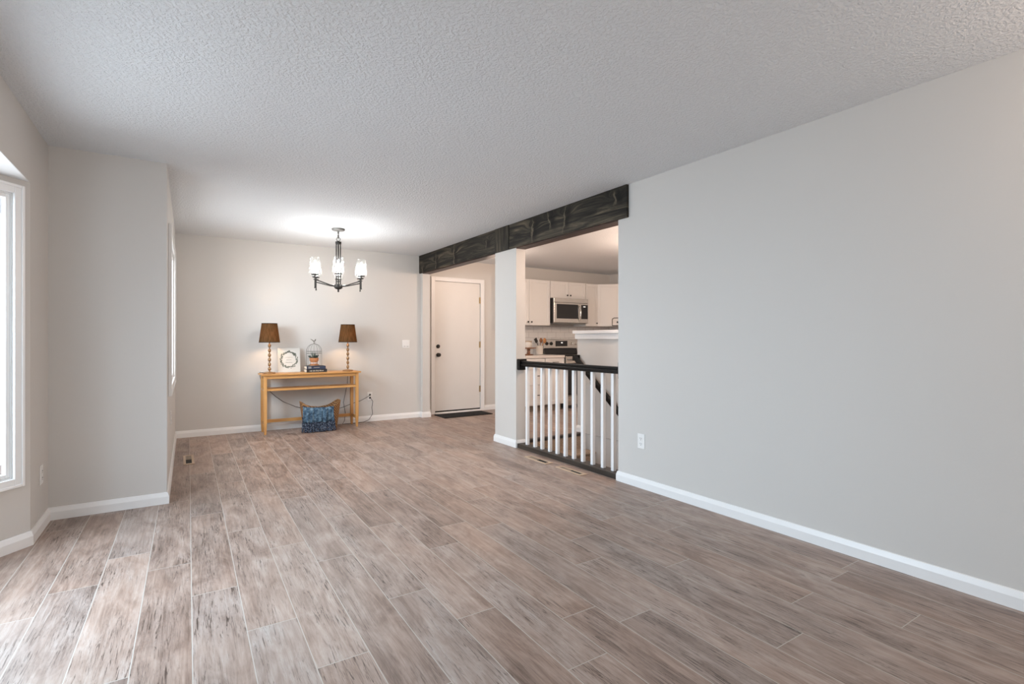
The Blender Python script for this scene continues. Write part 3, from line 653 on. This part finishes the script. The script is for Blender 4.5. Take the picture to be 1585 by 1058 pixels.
# ------------------------------------------------------------------ books and cage
def book(x0, x1, y0, y1, z0, h, cover, label, marks):
    r = thing('book', ((x0 + x1) / 2, (y0 + y1) / 2, z0), label, 'book', 'books under the birdcage')
    t = .003
    G().box(x0, x1, y0, y1, z0 + .0003, z0 + t).box(x0, x1, y0, y1, z0 + h - t, z0 + h - .0003).box(x0, x1, y0, y0 + t, z0 + t, z0 + h - t).build('cover', cover, r, bevel=0.001)
    G().box(x0 + .004, x1 - .004, y0 + t, y1 - .004, z0 + t, z0 + h - t).build('pages', M['pages'], r)
    marks(r); return r
def marks_low(r):
    g = G(); x = 1.425
    for w in (.010, .014, .008, .018, .010, .012, .016, .008, .014, .012, .010):
        g.box(x, x + w - .004, 7.0285, 7.03, TZ + .012, TZ + .012 + random.uniform(.012, .018)); x += w + .004
    g.build('spine_lettering', M['letter'], r)
def marks_top(r):
    G().box(1.408, 1.445, 7.0335, 7.035, TZ + .050, TZ + .076).build('spine_label', M['spine_grey'], r)
    g = G(); x = 1.475
    for w in (.004, .009, .006, .008, .005, .009, .006): g.box(x, x + w, 7.0335, 7.035, TZ + .060, TZ + .066); x += w + .004
    g.build('spine_lettering', M['letter'], r)
book(1.385, 1.640, 7.03, 7.22, TZ, .041, M['inkblack'], 'black book with pale spine lettering, bottom of the pair on the console', marks_low)
book(1.388, 1.625, 7.035, 7.215, TZ + .041, .040, M['navy'], 'navy blue book lying on the black book under the birdcage', marks_top)
KX, KY, KZ = 1.497, 7.125, TZ + .0815
cg = thing('birdcage', (KX, KY, KZ), 'small grey wire birdcage with a bird finial standing on the books', 'birdcage')
R0 = .096; g = G(); top = KZ + .215
for zz in (KZ + .003, KZ + .165, KZ + .190): G().tube([(KX + R0 * cos(a), KY + .82 * R0 * sin(a), zz) for a in [2 * pi * k / 28 for k in range(28)]], .0024, 6, closed=True).build('ring', M['cage'], cg)
g = G()
for k in range(14):
    a = 2 * pi * k / 14; ca, sa = cos(a), .82 * sin(a)
    pts = [(KX + R0 * ca, KY + R0 * sa, KZ + .003), (KX + R0 * ca, KY + R0 * sa, KZ + .19)]
    for q in (15, 30, 45, 60, 75, 88): pts.append((KX + R0 * cos(radians(q)) * ca, KY + R0 * cos(radians(q)) * sa, KZ + .19 + .100 * sin(radians(q))))
    g.tube(pts, .0026 if k in (0, 7) else .0011, 5)
g.build('bars', M['cage'], cg)
tz = KZ + .29
g = G().tube([(KX, KY, tz - .002), (KX, KY, tz + .025)], [.006, .004], 8)
g.tube([(KX - .045, KY, tz + .062), (KX - .022, KY, tz + .048), (KX, KY, tz + .030), (KX + .012, KY, tz + .040), (KX + .018, KY, tz + .056), (KX + .026, KY, tz + .058)], [.002, .005, .008, .009, .007, .002], 8)
g.tube([(KX, KY, tz + .018), (KX + .018, KY, tz + .012), (KX + .026, KY, tz + .016)], .002, 6)
g.build('bird_finial', M['cage'], cg, smooth=True)
pt = thing('potted_succulent', (KX, KY, KZ), 'terracotta pot of dark succulents inside the wire birdcage', 'potted plant')
G().lathe([(.040, KZ + .0005), (.056, KZ + .005), (.060, KZ + .018), (.054, KZ + .018), (.046, KZ + .010)], (KX, KY, 0), 28).build('saucer', M['terracotta'], pt, smooth=True)
po = G().lathe([(.038, KZ + .011), (.046, KZ + .062), (.055, KZ + .064), (.057, KZ + .104), (.051, KZ + .104), (.048, KZ + .09)], (KX, KY, 0), 28).build('pot', M['terracotta'], pt, smooth=True)
G().lathe([(.0420, KZ + .026), (.0465, KZ + .048)], (KX, KY, 0), 28, caps=False).build('pale_band', M['potband'], po, smooth=True)
G().lathe([(.05, KZ + .092), (.05, KZ + .096)], (KX, KY, 0), 24).build('soil', M['soil'], pt)
def leaf_g(g, a, tilt, ln, w, base):
    pts, rad = [], []
    for t in (0, .25, .5, .75, 1):
        pts.append((base[0] + cos(a) * sin(tilt) * ln * t, base[1] + sin(a) * sin(tilt) * ln * t, base[2] + cos(tilt) * ln * t + .0)); rad.append(w * (.55, 1, .85, .5, .08)[int(t * 4)])
    g.tube(pts, rad, 7, flat=.5)
g = G()
for i in range(18):
    a = i * 2.4; leaf_g(g, a, radians(25 + 35 * ((i * 7) % 5) / 5), random.uniform(.045, .065), .008, (KX + .03 * cos(a), KY + .03 * sin(a), KZ + .095))
g.build('leaves', M['leafdark'], pt, smooth=True)
g = G()
for i in range(14): leaf_g(g, i * 2.4, radians(6 + (i % 4) * 9), random.uniform(.07, .105), .009, (KX - .006 + .008 * cos(i * 2.4), KY, KZ + .095))
g.build('rosette', M['leafpale'], pt, smooth=True)
# ------------------------------------------------------------------ basket and throw
bk = thing('wicker_basket', (1.56, 7.03, 0), 'honey wicker basket with raised ends on the floor under the console', 'basket')
bx0, bx1, by0, by1 = 1.305, 1.800, 6.90, 7.14
def rimz(X): return .272 + .10 * abs((X - (bx0 + bx1) / 2) / ((bx1 - bx0) / 2)) ** 2.2
def bring(t, off=0.0, z=None):   # ring at height fraction t of the basket, rim dips in the middle
    pts = []; n = 40
    cx2, cy2 = (bx0 + bx1) / 2, (by0 + by1) / 2; gx = .80 + .20 * t; gy = .86 + .14 * t
    for k in range(n):
        a = 2 * pi * k / n; ex = abs(cos(a)) ** .45 * (1 if cos(a) >= 0 else -1); ey = abs(sin(a)) ** .45 * (1 if sin(a) >= 0 else -1)
        X = cx2 + ((bx1 - bx0) / 2 * gx - off) * ex; Y = cy2 + ((by1 - by0) / 2 * gy - off) * ey
        rim = rimz(X)
        pts.append((X, Y, .002 + rim * t if z is None else z))
    return pts
g = G(); n = 40; V = []; F = []
ts = [0, .2, .4, .6, .8, 1.0]
for t in ts: V += bring(t)
for t in reversed(ts): V += bring(t, .012) if t > 0 else bring(.03, .012)
m_ = len(V) // n
for i in range(m_ - 1):
    for k in range(n): F.append((i * n + k, i * n + (k + 1) % n, (i + 1) * n + (k + 1) % n, (i + 1) * n + k))
F.append(tuple(range(n - 1, -1, -1))); F.append(tuple((m_ - 1) * n + k for k in range(n)))
g.add(V, F); g.build('basket_body', M['wicker'], bk, smooth=True)
rp = bring(1.0, .006); g = G().tube([(x, y, z + .004) for x, y, z in rp], .009, 8, closed=True); g.build('rim', M['wicker'], bk, smooth=True)
tw = thing('throw_blanket', (1.52, 6.95, 0), 'blue fringed throw blanket hanging over the front of the wicker basket', 'blanket')
def drape(name, x0, x1, prof, m, wav, seed):
    rnd = random.Random(seed); g = G(); nx = 36; V = []; F = []
    ph = [rnd.uniform(0, 6) for _ in range(4)]
    for i in range(nx + 1):
        x = x0 + (x1 - x0) * i / nx
        for j, (y, z) in enumerate(prof):
            w = wav * (sin(x * 42 + ph[0]) + .7 * sin(x * 75 + ph[1] + j * .5) + .5 * sin(x * 21 + ph[2])) * (.3 + .7 * j / len(prof))
            V.append((x + .006 * sin(j * 1.7 + ph[3]), y - abs(w) * 1.2, max(.012, z + w * .25 + (.25 * (rimz(x) - .272) if z > .2 and name == 'fold' else 0))))
    k = len(prof)
    for i in range(nx):
        for j in range(k - 1): F.append((i * k + j, i * k + j + 1, (i + 1) * k + j + 1, (i + 1) * k + j))
    g.add(V, F); o = g.build(name, m, tw, smooth=True)
    s_ = o.modifiers.new('thick', 'SOLIDIFY'); s_.thickness = .012; s_.offset = 0
    su = o.modifiers.new('sub', 'SUBSURF'); su.levels = 1; su.render_levels = 1
    return o
drape('fold', 1.306, 1.685, [(6.884, .296), (6.879, .303), (6.870, .304), (6.858, .292), (6.848, .25), (6.843, .20), (6.843, .15), (6.848, .125)], M['blanket'], .015, 3)
drape('lower_layer', 1.300, 1.695, [(6.880, .20), (6.880, .15), (6.880, .10), (6.876, .05)], M['fringe'], .010, 5)
g = G(); rnd = random.Random(4)
for i in range(64):
    x = 1.300 + .395 * i / 63; y = 6.846 + rnd.uniform(-.010, .006)
    g.tube([(x, y + .008, .145 + rnd.uniform(-.012, .01)), (x + rnd.uniform(-.006, .006), y - .006, .09), (x + rnd.uniform(-.01, .01), y - .012, .045), (x + rnd.uniform(-.012, .012), y - .018 + rnd.uniform(-.012, .004), .008)], [.006, .007, .007, .004], 6)
g.build('fringe', M['fringe'], tw, smooth=True)
# ------------------------------------------------------------------ chandelier
CX, CY = 1.532, 6.03
ch = thing('chandelier', (CX, CY, 1.72), 'dark metal chandelier with clear glass jar shades over the dining area', 'chandelier')
G().lathe([(.074, CZ - .0005), (.074, CZ - .012), (.066, CZ - .022), (.014, CZ - .026), (.012, CZ - .034)], (CX, CY, 0), 32).build('canopy', M['brushed'], ch, smooth=True)
g = G().tube([(CX, CY, CZ - .03), (CX, CY, 2.345)], .004, 8)
zc = CZ - .045
for i in range(4):
    a = i % 2 * pi / 2; g.tube([(CX + .008 * cos(q) * cos(a), CY + .008 * cos(q) * sin(a), zc + .014 * sin(q)) for q in [2 * pi * k / 12 for k in range(12)]], .0022, 5, closed=True); zc -= .019
g.tube([(CX + .021 * cos(YAW) * cos(q), CY - .021 * sin(YAW) * cos(q), 2.32 + .021 * sin(q)) for q in [2 * pi * k / 20 for k in range(20)]], .0032, 6, closed=True)
g.build('chain', M['bronze'], ch, smooth=True)
g = G().lathe([(.006, 2.302), (.010, 2.297), (.033, 2.292), (.033, 2.268), (.028, 2.262)], (CX, CY, 0), 24)
for k in range(6):
    a = 2 * pi * k / 6 + .35; g.tube([(CX + .026 * cos(a), CY + .026 * sin(a), 2.27), (CX + .026 * cos(a), CY + .026 * sin(a), 1.775)], .0055, 8)
g.lathe([(.031, 2.095), (.031, 2.083)], (CX, CY, 0), 24); g.build('column', M['bronze'], ch, smooth=True)
G().lathe([(.040, 1.805), (.046, 1.795), (.046, 1.765), (.030, 1.752), (.012, 1.748), (.008, 1.735), (.011, 1.728), (.004, 1.718)], (CX, CY, 0), 24).build('hub', M['bronze'], ch, smooth=True)
# arms: one in line with the camera, so the side ones pair up
base_a = math.atan2(-CY, -CX)
for k in range(6):
    a = base_a + k * pi / 3; ux, uy = cos(a), sin(a); r_ = .282; ex, ey = CX + ux * r_, CY + uy * r_
    g = G()
    g.tube([(CX + ux * .04, CY + uy * .04, 1.784), (CX + ux * .10, CY + uy * .10, 1.792), (ex, ey, 1.838)], .0062, 8)
    g.tube([(ex, ey, 1.885), (ex, ey, 1.752)], .0065, 10); g.lathe([(.009, 1.752), (.009, 1.742)], (ex, ey, 0), 10)
    arm = g.build('arm', M['bronze'], ch, smooth=True)
    G().lathe([(.020, 1.862), (.030, 1.866), (.030, 1.871), (.008, 1.874), (.008, 1.884), (.036, 1.888), (.040, 1.896), (.034, 1.898)], (ex, ey, 0), 20).build('cup', M['bronze'], arm, smooth=True)
    G().lathe([(.013, 1.898), (.013, 1.932)], (ex, ey, 0), 14).build('candle_sleeve', M['socket'], arm, smooth=True)
    G().lathe([(.010, 1.932), (.020, 1.952), (.024, 1.975), (.019, 1.998), (.004, 2.012)], (ex, ey, 0), 16).build('bulb', M['bulb'], arm, smooth=True)
    G().lathe([(.036, 1.892), (.052, 1.898), (.059, 1.912), (.059, 2.020), (.053, 2.038), (.045, 2.046), (.048, 2.052), (.045, 2.058), (.048, 2.064), (.045, 2.070), (.048, 2.076), (.046, 2.086)], (ex, ey, 0), 28, caps=False).build('glass_shade', M['jar'], arm, smooth=True)
# ------------------------------------------------------------------ kitchen
def shaker(g, x0, x1, y, z0, z1, fr=.05):
    """door on the front plane y (room side is -y)."""
    g.box(x0, x0 + fr, y - .019, y - .0005, z0, z1).box(x1 - fr, x1, y - .019, y - .0005, z0, z1)
    g.box(x0 + fr, x1 - fr, y - .019, y - .0005, z1 - fr, z1).box(x0 + fr, x1 - fr, y - .019, y - .0005, z0, z0 + fr)
    g.box(x0 + fr, x1 - fr, y - .010, y - .0005, z0 + fr, z1 - fr); return g
def knob(parent, x, y, z, rot=0, loc=(0, 0, 0)):
    return G(rot, loc).lathe([(.005, 0), (.005, -.014), (.013, -.018), (.015, -.024), (.011, -.029), (.003, -.030)], (x, y, z), 14, axis='y').build('knob', M['black'], parent, smooth=True)
YU = 7.14
def upper(x0, x1, z0, z1, doors, label):
    r = thing('wall_cabinet', ((x0 + x1) / 2, YK, z0), label, 'cabinet', 'white wall cabinets')
    G().box(x0, x1, YU, YK - .001, z0, z1).build('body', M['cab'], r)
    for (a, b, kx) in doors:
        dd = shaker(G(), a, b, YU, z0 + .003, z1 - .003).build('cabinet_door', M['cab'], r, bevel=0.0015)
        knob(dd, kx, YU - .019, z0 + .055)
    return r
upper(4.50, 5.386, 1.415, 2.19, [(4.503, 4.943, 4.915), (4.949, 5.383, 4.985)], 'tall white wall cabinet left of the microwave')
upper(5.392, 6.184, 1.895, 2.19, [(5.395, 5.785, 5.755), (5.791, 6.181, 5.825)], 'short white wall cabinet above the microwave')
upper(6.190, 6.488, 1.415, 2.19, [(6.193, 6.485, 6.445)], 'narrow white wall cabinet right of the microwave')
cc = thing('wall_cabinet', (6.8, 7.2, 1.415), 'diagonal white corner wall cabinet beside the living room wall edge', 'cabinet', 'white wall cabinets')
G().prism([(6.490, YU), (6.776, 6.854), (XK - .001, 6.854), (XK - .001, YK - .001), (6.490, YK - .001)], 1.415, 2.19).build('body', M['cab'], cc)
rl_ = (-pi / 4, (6.490, YU, 0)); dlen = .404
dd = shaker(G(*rl_), .004, dlen - .004, 0, 1.418, 2.187).build('cabinet_door', M['cab'], cc, bevel=0.0015)
knob(dd, dlen - .04, -.019, 1.49, *rl_)
wr = thing('wire_rack', (6.75, 6.86, 1.4), 'thin black wire rack hooked on the corner cabinet door', 'rack')
q = [(.270, 1.425), (.270, 1.53), (.278, 1.556), (.300, 1.566), (.390, 1.566)]
G(*rl_).tube([(x, -.028, z) for x, z in q], .005, 8).tube([(.27, -.028, 1.425), (.39, -.028, 1.425)], .007, 8).tube([(.39, -.028, 1.425), (.39, -.028, 1.566)], .005, 8).build('frame', M['black'], wr, smooth=True)
for hx in (.31, .37): G(*rl_).tube([(hx, -.028, 1.566), (hx, -.0195, 1.566)], .004, 6).build('hook', M['black'], wr)
# backsplash
bs = G().box(4.64, XK - .002, YK - .010, YK - .0005, .905, 1.414); structure(bs.build('trim_3', M['tile']), 'white subway tile backsplash behind the range', 'trim')
bs = G().box(XK - .010, XK - .0005, 5.6, YK - .012, .905, 1.414); structure(bs.build('trim_4', M['tile']), 'tile backsplash on the kitchen side wall', 'trim')
# base cabinets
YC = 6.815
def carc(x0, x1, label):
    r = thing('base_cabinet', ((x0 + x1) / 2, 7.1, 0), label, 'cabinet', 'white base cabinets')
    G().box(x0, x1, YC, YK - .012, .10, .870).build('body', M['cab'], r)
    G().box(x0, x1, YC + .07, YC + .09, .001, .10).build('toe_kick', M['vent_slat'], r); return r
r = carc(4.660, 5.036, 'white three-drawer base cabinet behind the left balusters')
def pull(p, x, z): return G().box(x - .05, x - .042, YC - .045, YC - .019, z - .004, z + .004).box(x + .042, x + .05, YC - .045, YC - .019, z - .004, z + .004).box(x - .06, x + .06, YC - .052, YC - .044, z - .005, z + .005).build('pull', M['black'], p, bevel=0.001)
for z0, z1 in ((.735, .862), (.440, .728), (.112, .433)):
    dr = shaker(G(), 4.664, 5.033, YC, z0, z1, .04).build('drawer', M['cab'], r, bevel=0.0015); pull(dr, 4.848, (z0 + z1) / 2)
r = carc(5.040, 5.440, 'white base cabinet with one door standing left of the range')
dr = shaker(G(), 5.044, 5.437, YC, .735, .862, .035).build('drawer', M['cab'], r, bevel=0.0015); pull(dr, 5.24, .80)
dr = shaker(G(), 5.044, 5.437, YC, .112, .728, .055).build('cabinet_door', M['cab'], r, bevel=0.0015); knob(dr, 5.408, YC - .019, .67)
ct = G().box(4.64, 5.443, 6.785, YK - .011, .8705, .912); tag(ct.build('countertop', M['counter'], bevel=0.004), 'pale countertop left of the range', 'countertop')
# range
RX0, RX1, RY = 5.450, 6.210, 6.79
rg = thing('kitchen_range', (5.83, 7.1, 0), 'stainless and black range under the microwave', 'range')
G().box(RX0, RX1, RY + .03, YK - .02, .02, .90).build('body', M['darkplastic'], rg)
G().box(RX0 - .004, RX1 + .004, RY - .01, YK - .09, .9005, .922).build('cooktop', M['blackglass'], rg, bevel=0.004)
bgd = G().add([(RX0, YK - .10, .922), (RX1, YK - .10, .922), (RX1, YK - .02, .922), (RX0, YK - .02, .922), (RX0, YK - .075, 1.012), (RX1, YK - .075, 1.012), (RX1, YK - .02, 1.012), (RX0, YK - .02, 1.012)], [(0, 3, 2, 1), (4, 5, 6, 7), (0, 1, 5, 4), (1, 2, 6, 5), (2, 3, 7, 6), (3, 0, 4, 7)]).build('backguard', M['blackglass'], rg, bevel=0.003)
G().box(RX0 - .003, RX1 + .003, YK - .095, YK - .015, 1.013, 1.178).build('control_panel', M['steel'], rg, bevel=0.008)
G().box(5.70, 5.97, YK - .098, YK - .0945, 1.05, 1.15).build('display', M['blackglass'], rg)
G().box(5.82, 5.86, YK - .0995, YK - .0975, 1.105, 1.125).build('clock', M['display'], rg)
for x in (5.50, 5.60, 6.07, 6.165):
    G().lathe([(.030, 0), (.030, -.006), (.022, -.008), (.019, -.030), (.004, -.032)], (x, YK - .095, 1.10), 18, axis='y').box(x - .004, x + .004, YK - .133, YK - .125, 1.085, 1.122).build('control_knob', M['darkplastic'] if x < 5.7 else M['steel'], rg, smooth=True)
dr = G().box(RX0 + .012, RX1 - .012, RY - .01, RY + .03, .225, .890).build('oven_door', M['steel'], rg, bevel=0.005)
G().box(RX0 + .013, RX1 - .013, RY - .013, RY - .0095, .235, .775).build('door_glass', M['blackglass'], dr)
G().tube([(RX0 + .07, RY - .010, .835), (RX0 + .07, RY - .055, .835), (RX1 - .07, RY - .055, .835), (RX1 - .07, RY - .010, .835)], .011, 10).build('oven_handle', M['brushed'], dr, smooth=True)
G().box(RX0 + .012, RX1 - .012, RY - .006, RY + .03, .065, .215).build('storage_drawer', M['steel'], rg, bevel=0.004)
for x in (RX0 + .05, RX1 - .05):
    for y in (RY + .08, YK - .1): G().lathe([(.02, .0), (.02, .02)], (x, y, 0), 10).build('foot', M['darkplastic'], rg)
# microwave
MX0, MX1, MY, MZ0, MZ1 = 5.405, 6.175, 7.06, 1.462, 1.892
mw = thing('microwave', (5.79, 7.2, MZ0), 'stainless over-the-range microwave with a curved handle', 'microwave')
G().box(MX0, MX1, MY, YK - .012, MZ0, MZ1).build('body', M['darkplastic'], mw, bevel=0.004)
G().box(MX0, MX1, MY - .022, MY, MZ1 - .075, MZ1).build('vent_panel', M['steel'], mw, bevel=0.004)
fd = G().box(MX0, MX1 - .195, MY - .026, MY, MZ0 + .004, MZ1 - .077).build('microwave_door', M['steel'], mw, bevel=0.006)
G().box(MX0 + .055, MX1 - .235, MY - .030, MY - .0255, MZ0 + .075, MZ1 - .105).build('window', M['blackglass'], fd, bevel=0.002)
G().box(MX1 - .193, MX1, MY - .026, MY, MZ0 + .004, MZ1 - .077).build('side_panel', M['steel'], mw, bevel=0.006)
G().box(MX1 - .165, MX1 - .015, MY - .030, MY - .0255, MZ0 + .075, MZ1 - .105).build('keypad', M['blackglass'], mw, bevel=0.002)
G().box(MX1 - .12, MX1 - .07, MY - .0312, MY - .0295, MZ1 - .145, MZ1 - .128).build('clock', M['display'], mw)
pts = [(MX1 - .21, MY - .026 - .045 * sin(pi * t / 10) ** .7, MZ0 + .035 + (MZ1 - MZ0 - .14) * t / 10) for t in range(11)]
G().tube(pts, .011, 10).build('handle', M['steel'], fd, smooth=True)
G().box(MX0 + .02, MX1 - .02, MY + .02, MY + .3, MZ0 - .012, MZ0 - .0005).build('grease_filter', M['brushed'], mw)
# counter items
CT = .9125
cs = thing('cake_stand', (4.93, 7.12, CT), 'brown wooden cake stand on the counter next to the pier', 'cake stand')
G().lathe([(.085, CT), (.088, CT + .008), (.07, CT + .016), (.032, CT + .020)], (4.93, 7.12, 0), 28).build('foot', M['walnut'], cs, smooth=True)
G().lathe([(.026, CT + .020), (.030, CT + .035), (.024, CT + .06), (.030, CT + .095), (.026, CT + .105)], (4.93, 7.12, 0), 20).build('pedestal', M['walnut'], cs, smooth=True)
G().lathe([(.03, CT + .105), (.128, CT + .112), (.130, CT + .128), (.120, CT + .128)], (4.93, 7.12, 0), 32).build('top_plate', M['walnut'], cs, smooth=True)
cn = thing('canister', (4.92, 7.12, CT + .1285), 'white canister with a wooden lid standing on the cake stand', 'canister')
G().lathe([(.062, CT + .1285), (.066, CT + .135), (.066, CT + .215), (.060, CT + .220)], (4.92, 7.12, 0), 28).build('jar', M['ceramic'], cn, smooth=True)
G().lathe([(.060, CT + .2205), (.068, CT + .222), (.068, CT + .236), (.064, CT + .238)], (4.92, 7.12, 0), 28).build('lid', M['vent'], cn, smooth=True)
UX, UY = 5.25, 7.25
cr = G().lathe([(.055, CT), (.062, CT + .006), (.066, CT + .15), (.070, CT + .155), (.062, CT + .155), (.056, CT + .02)], (UX, UY, 0), 28)
tag(cr.build('utensil_crock', M['ceramic'], smooth=True), 'white utensil crock on the counter left of the range', 'crock')
def utensil(name, tip, head, m, label, flat, bo=0.0):
    r = thing(name, (UX, UY, CT + .022), label, 'utensil')
    b = (UX + bo, tip[1], CT + .026)
    G().tube([b, tip], .006, 8).build('utensil_handle', m, r, smooth=True)
    d_ = [tip[i] - b[i] for i in range(3)]; L = math.sqrt(sum(q * q for q in d_)); d_ = [q / L for q in d_]
    if flat: G().tube([tip, [tip[i] + d_[i] * .015 for i in range(3)], [tip[i] + d_[i] * head for i in range(3)]], [.008, .030, .032], 4, flat=.15).build('blade', m, r)
    else: G().ball([tip[i] + d_[i] * head * .5 for i in range(3)], head * .5, 14, 8, (.78, .3, 1.0)).build('bowl', m, r, smooth=True)
utensil('spatula', (UX - .070, UY - .025, CT + .205), .085, M['darkplastic'], 'black spatula leaning left in the white crock', True, .02)
utensil('wooden_spoon', (UX + .035, UY + .015, CT + .205), .085, M['walnut'], 'darker brown wooden spoon in the middle of the crock', False, .0)
utensil('wooden_spoon', (UX + .078, UY - .012, CT + .200), .095, M['spoon'], 'orange-brown wooden spoon leaning right in the crock', False, -.03)
# unseen ceiling lights; stairwell and entry ones added to brighten half wall and door
for (x, y, pw, lab) in ((5.2, 4.3, 74, 'round frosted ceiling light of the kitchen'), (3.85, 3.45, 54, 'round frosted ceiling light added unseen above the stairwell to brighten the half wall'), (3.80, 6.3, 15, 'round frosted ceiling light added unseen to brighten the entry'), (2.72, -0.20, 17, 'round frosted ceiling light behind the camera')):
    f = thing('ceiling_light', (x, y, CZ), lab, 'ceiling light')
    G().lathe([(.16, CZ - .0005), (.16, CZ - .025), (.15, CZ - .03)], (x, y, 0), 32).build('pan', M['brushed'], f, smooth=True)
    G().lathe([(.145, CZ - .03), (.13, CZ - .06), (.08, CZ - .085), (.01, CZ - .095)], (x, y, 0), 32).build('diffuser', M['lens'], f, smooth=True)
    point('room_light', (x, y, CZ - .30), pw, WARM, .12)
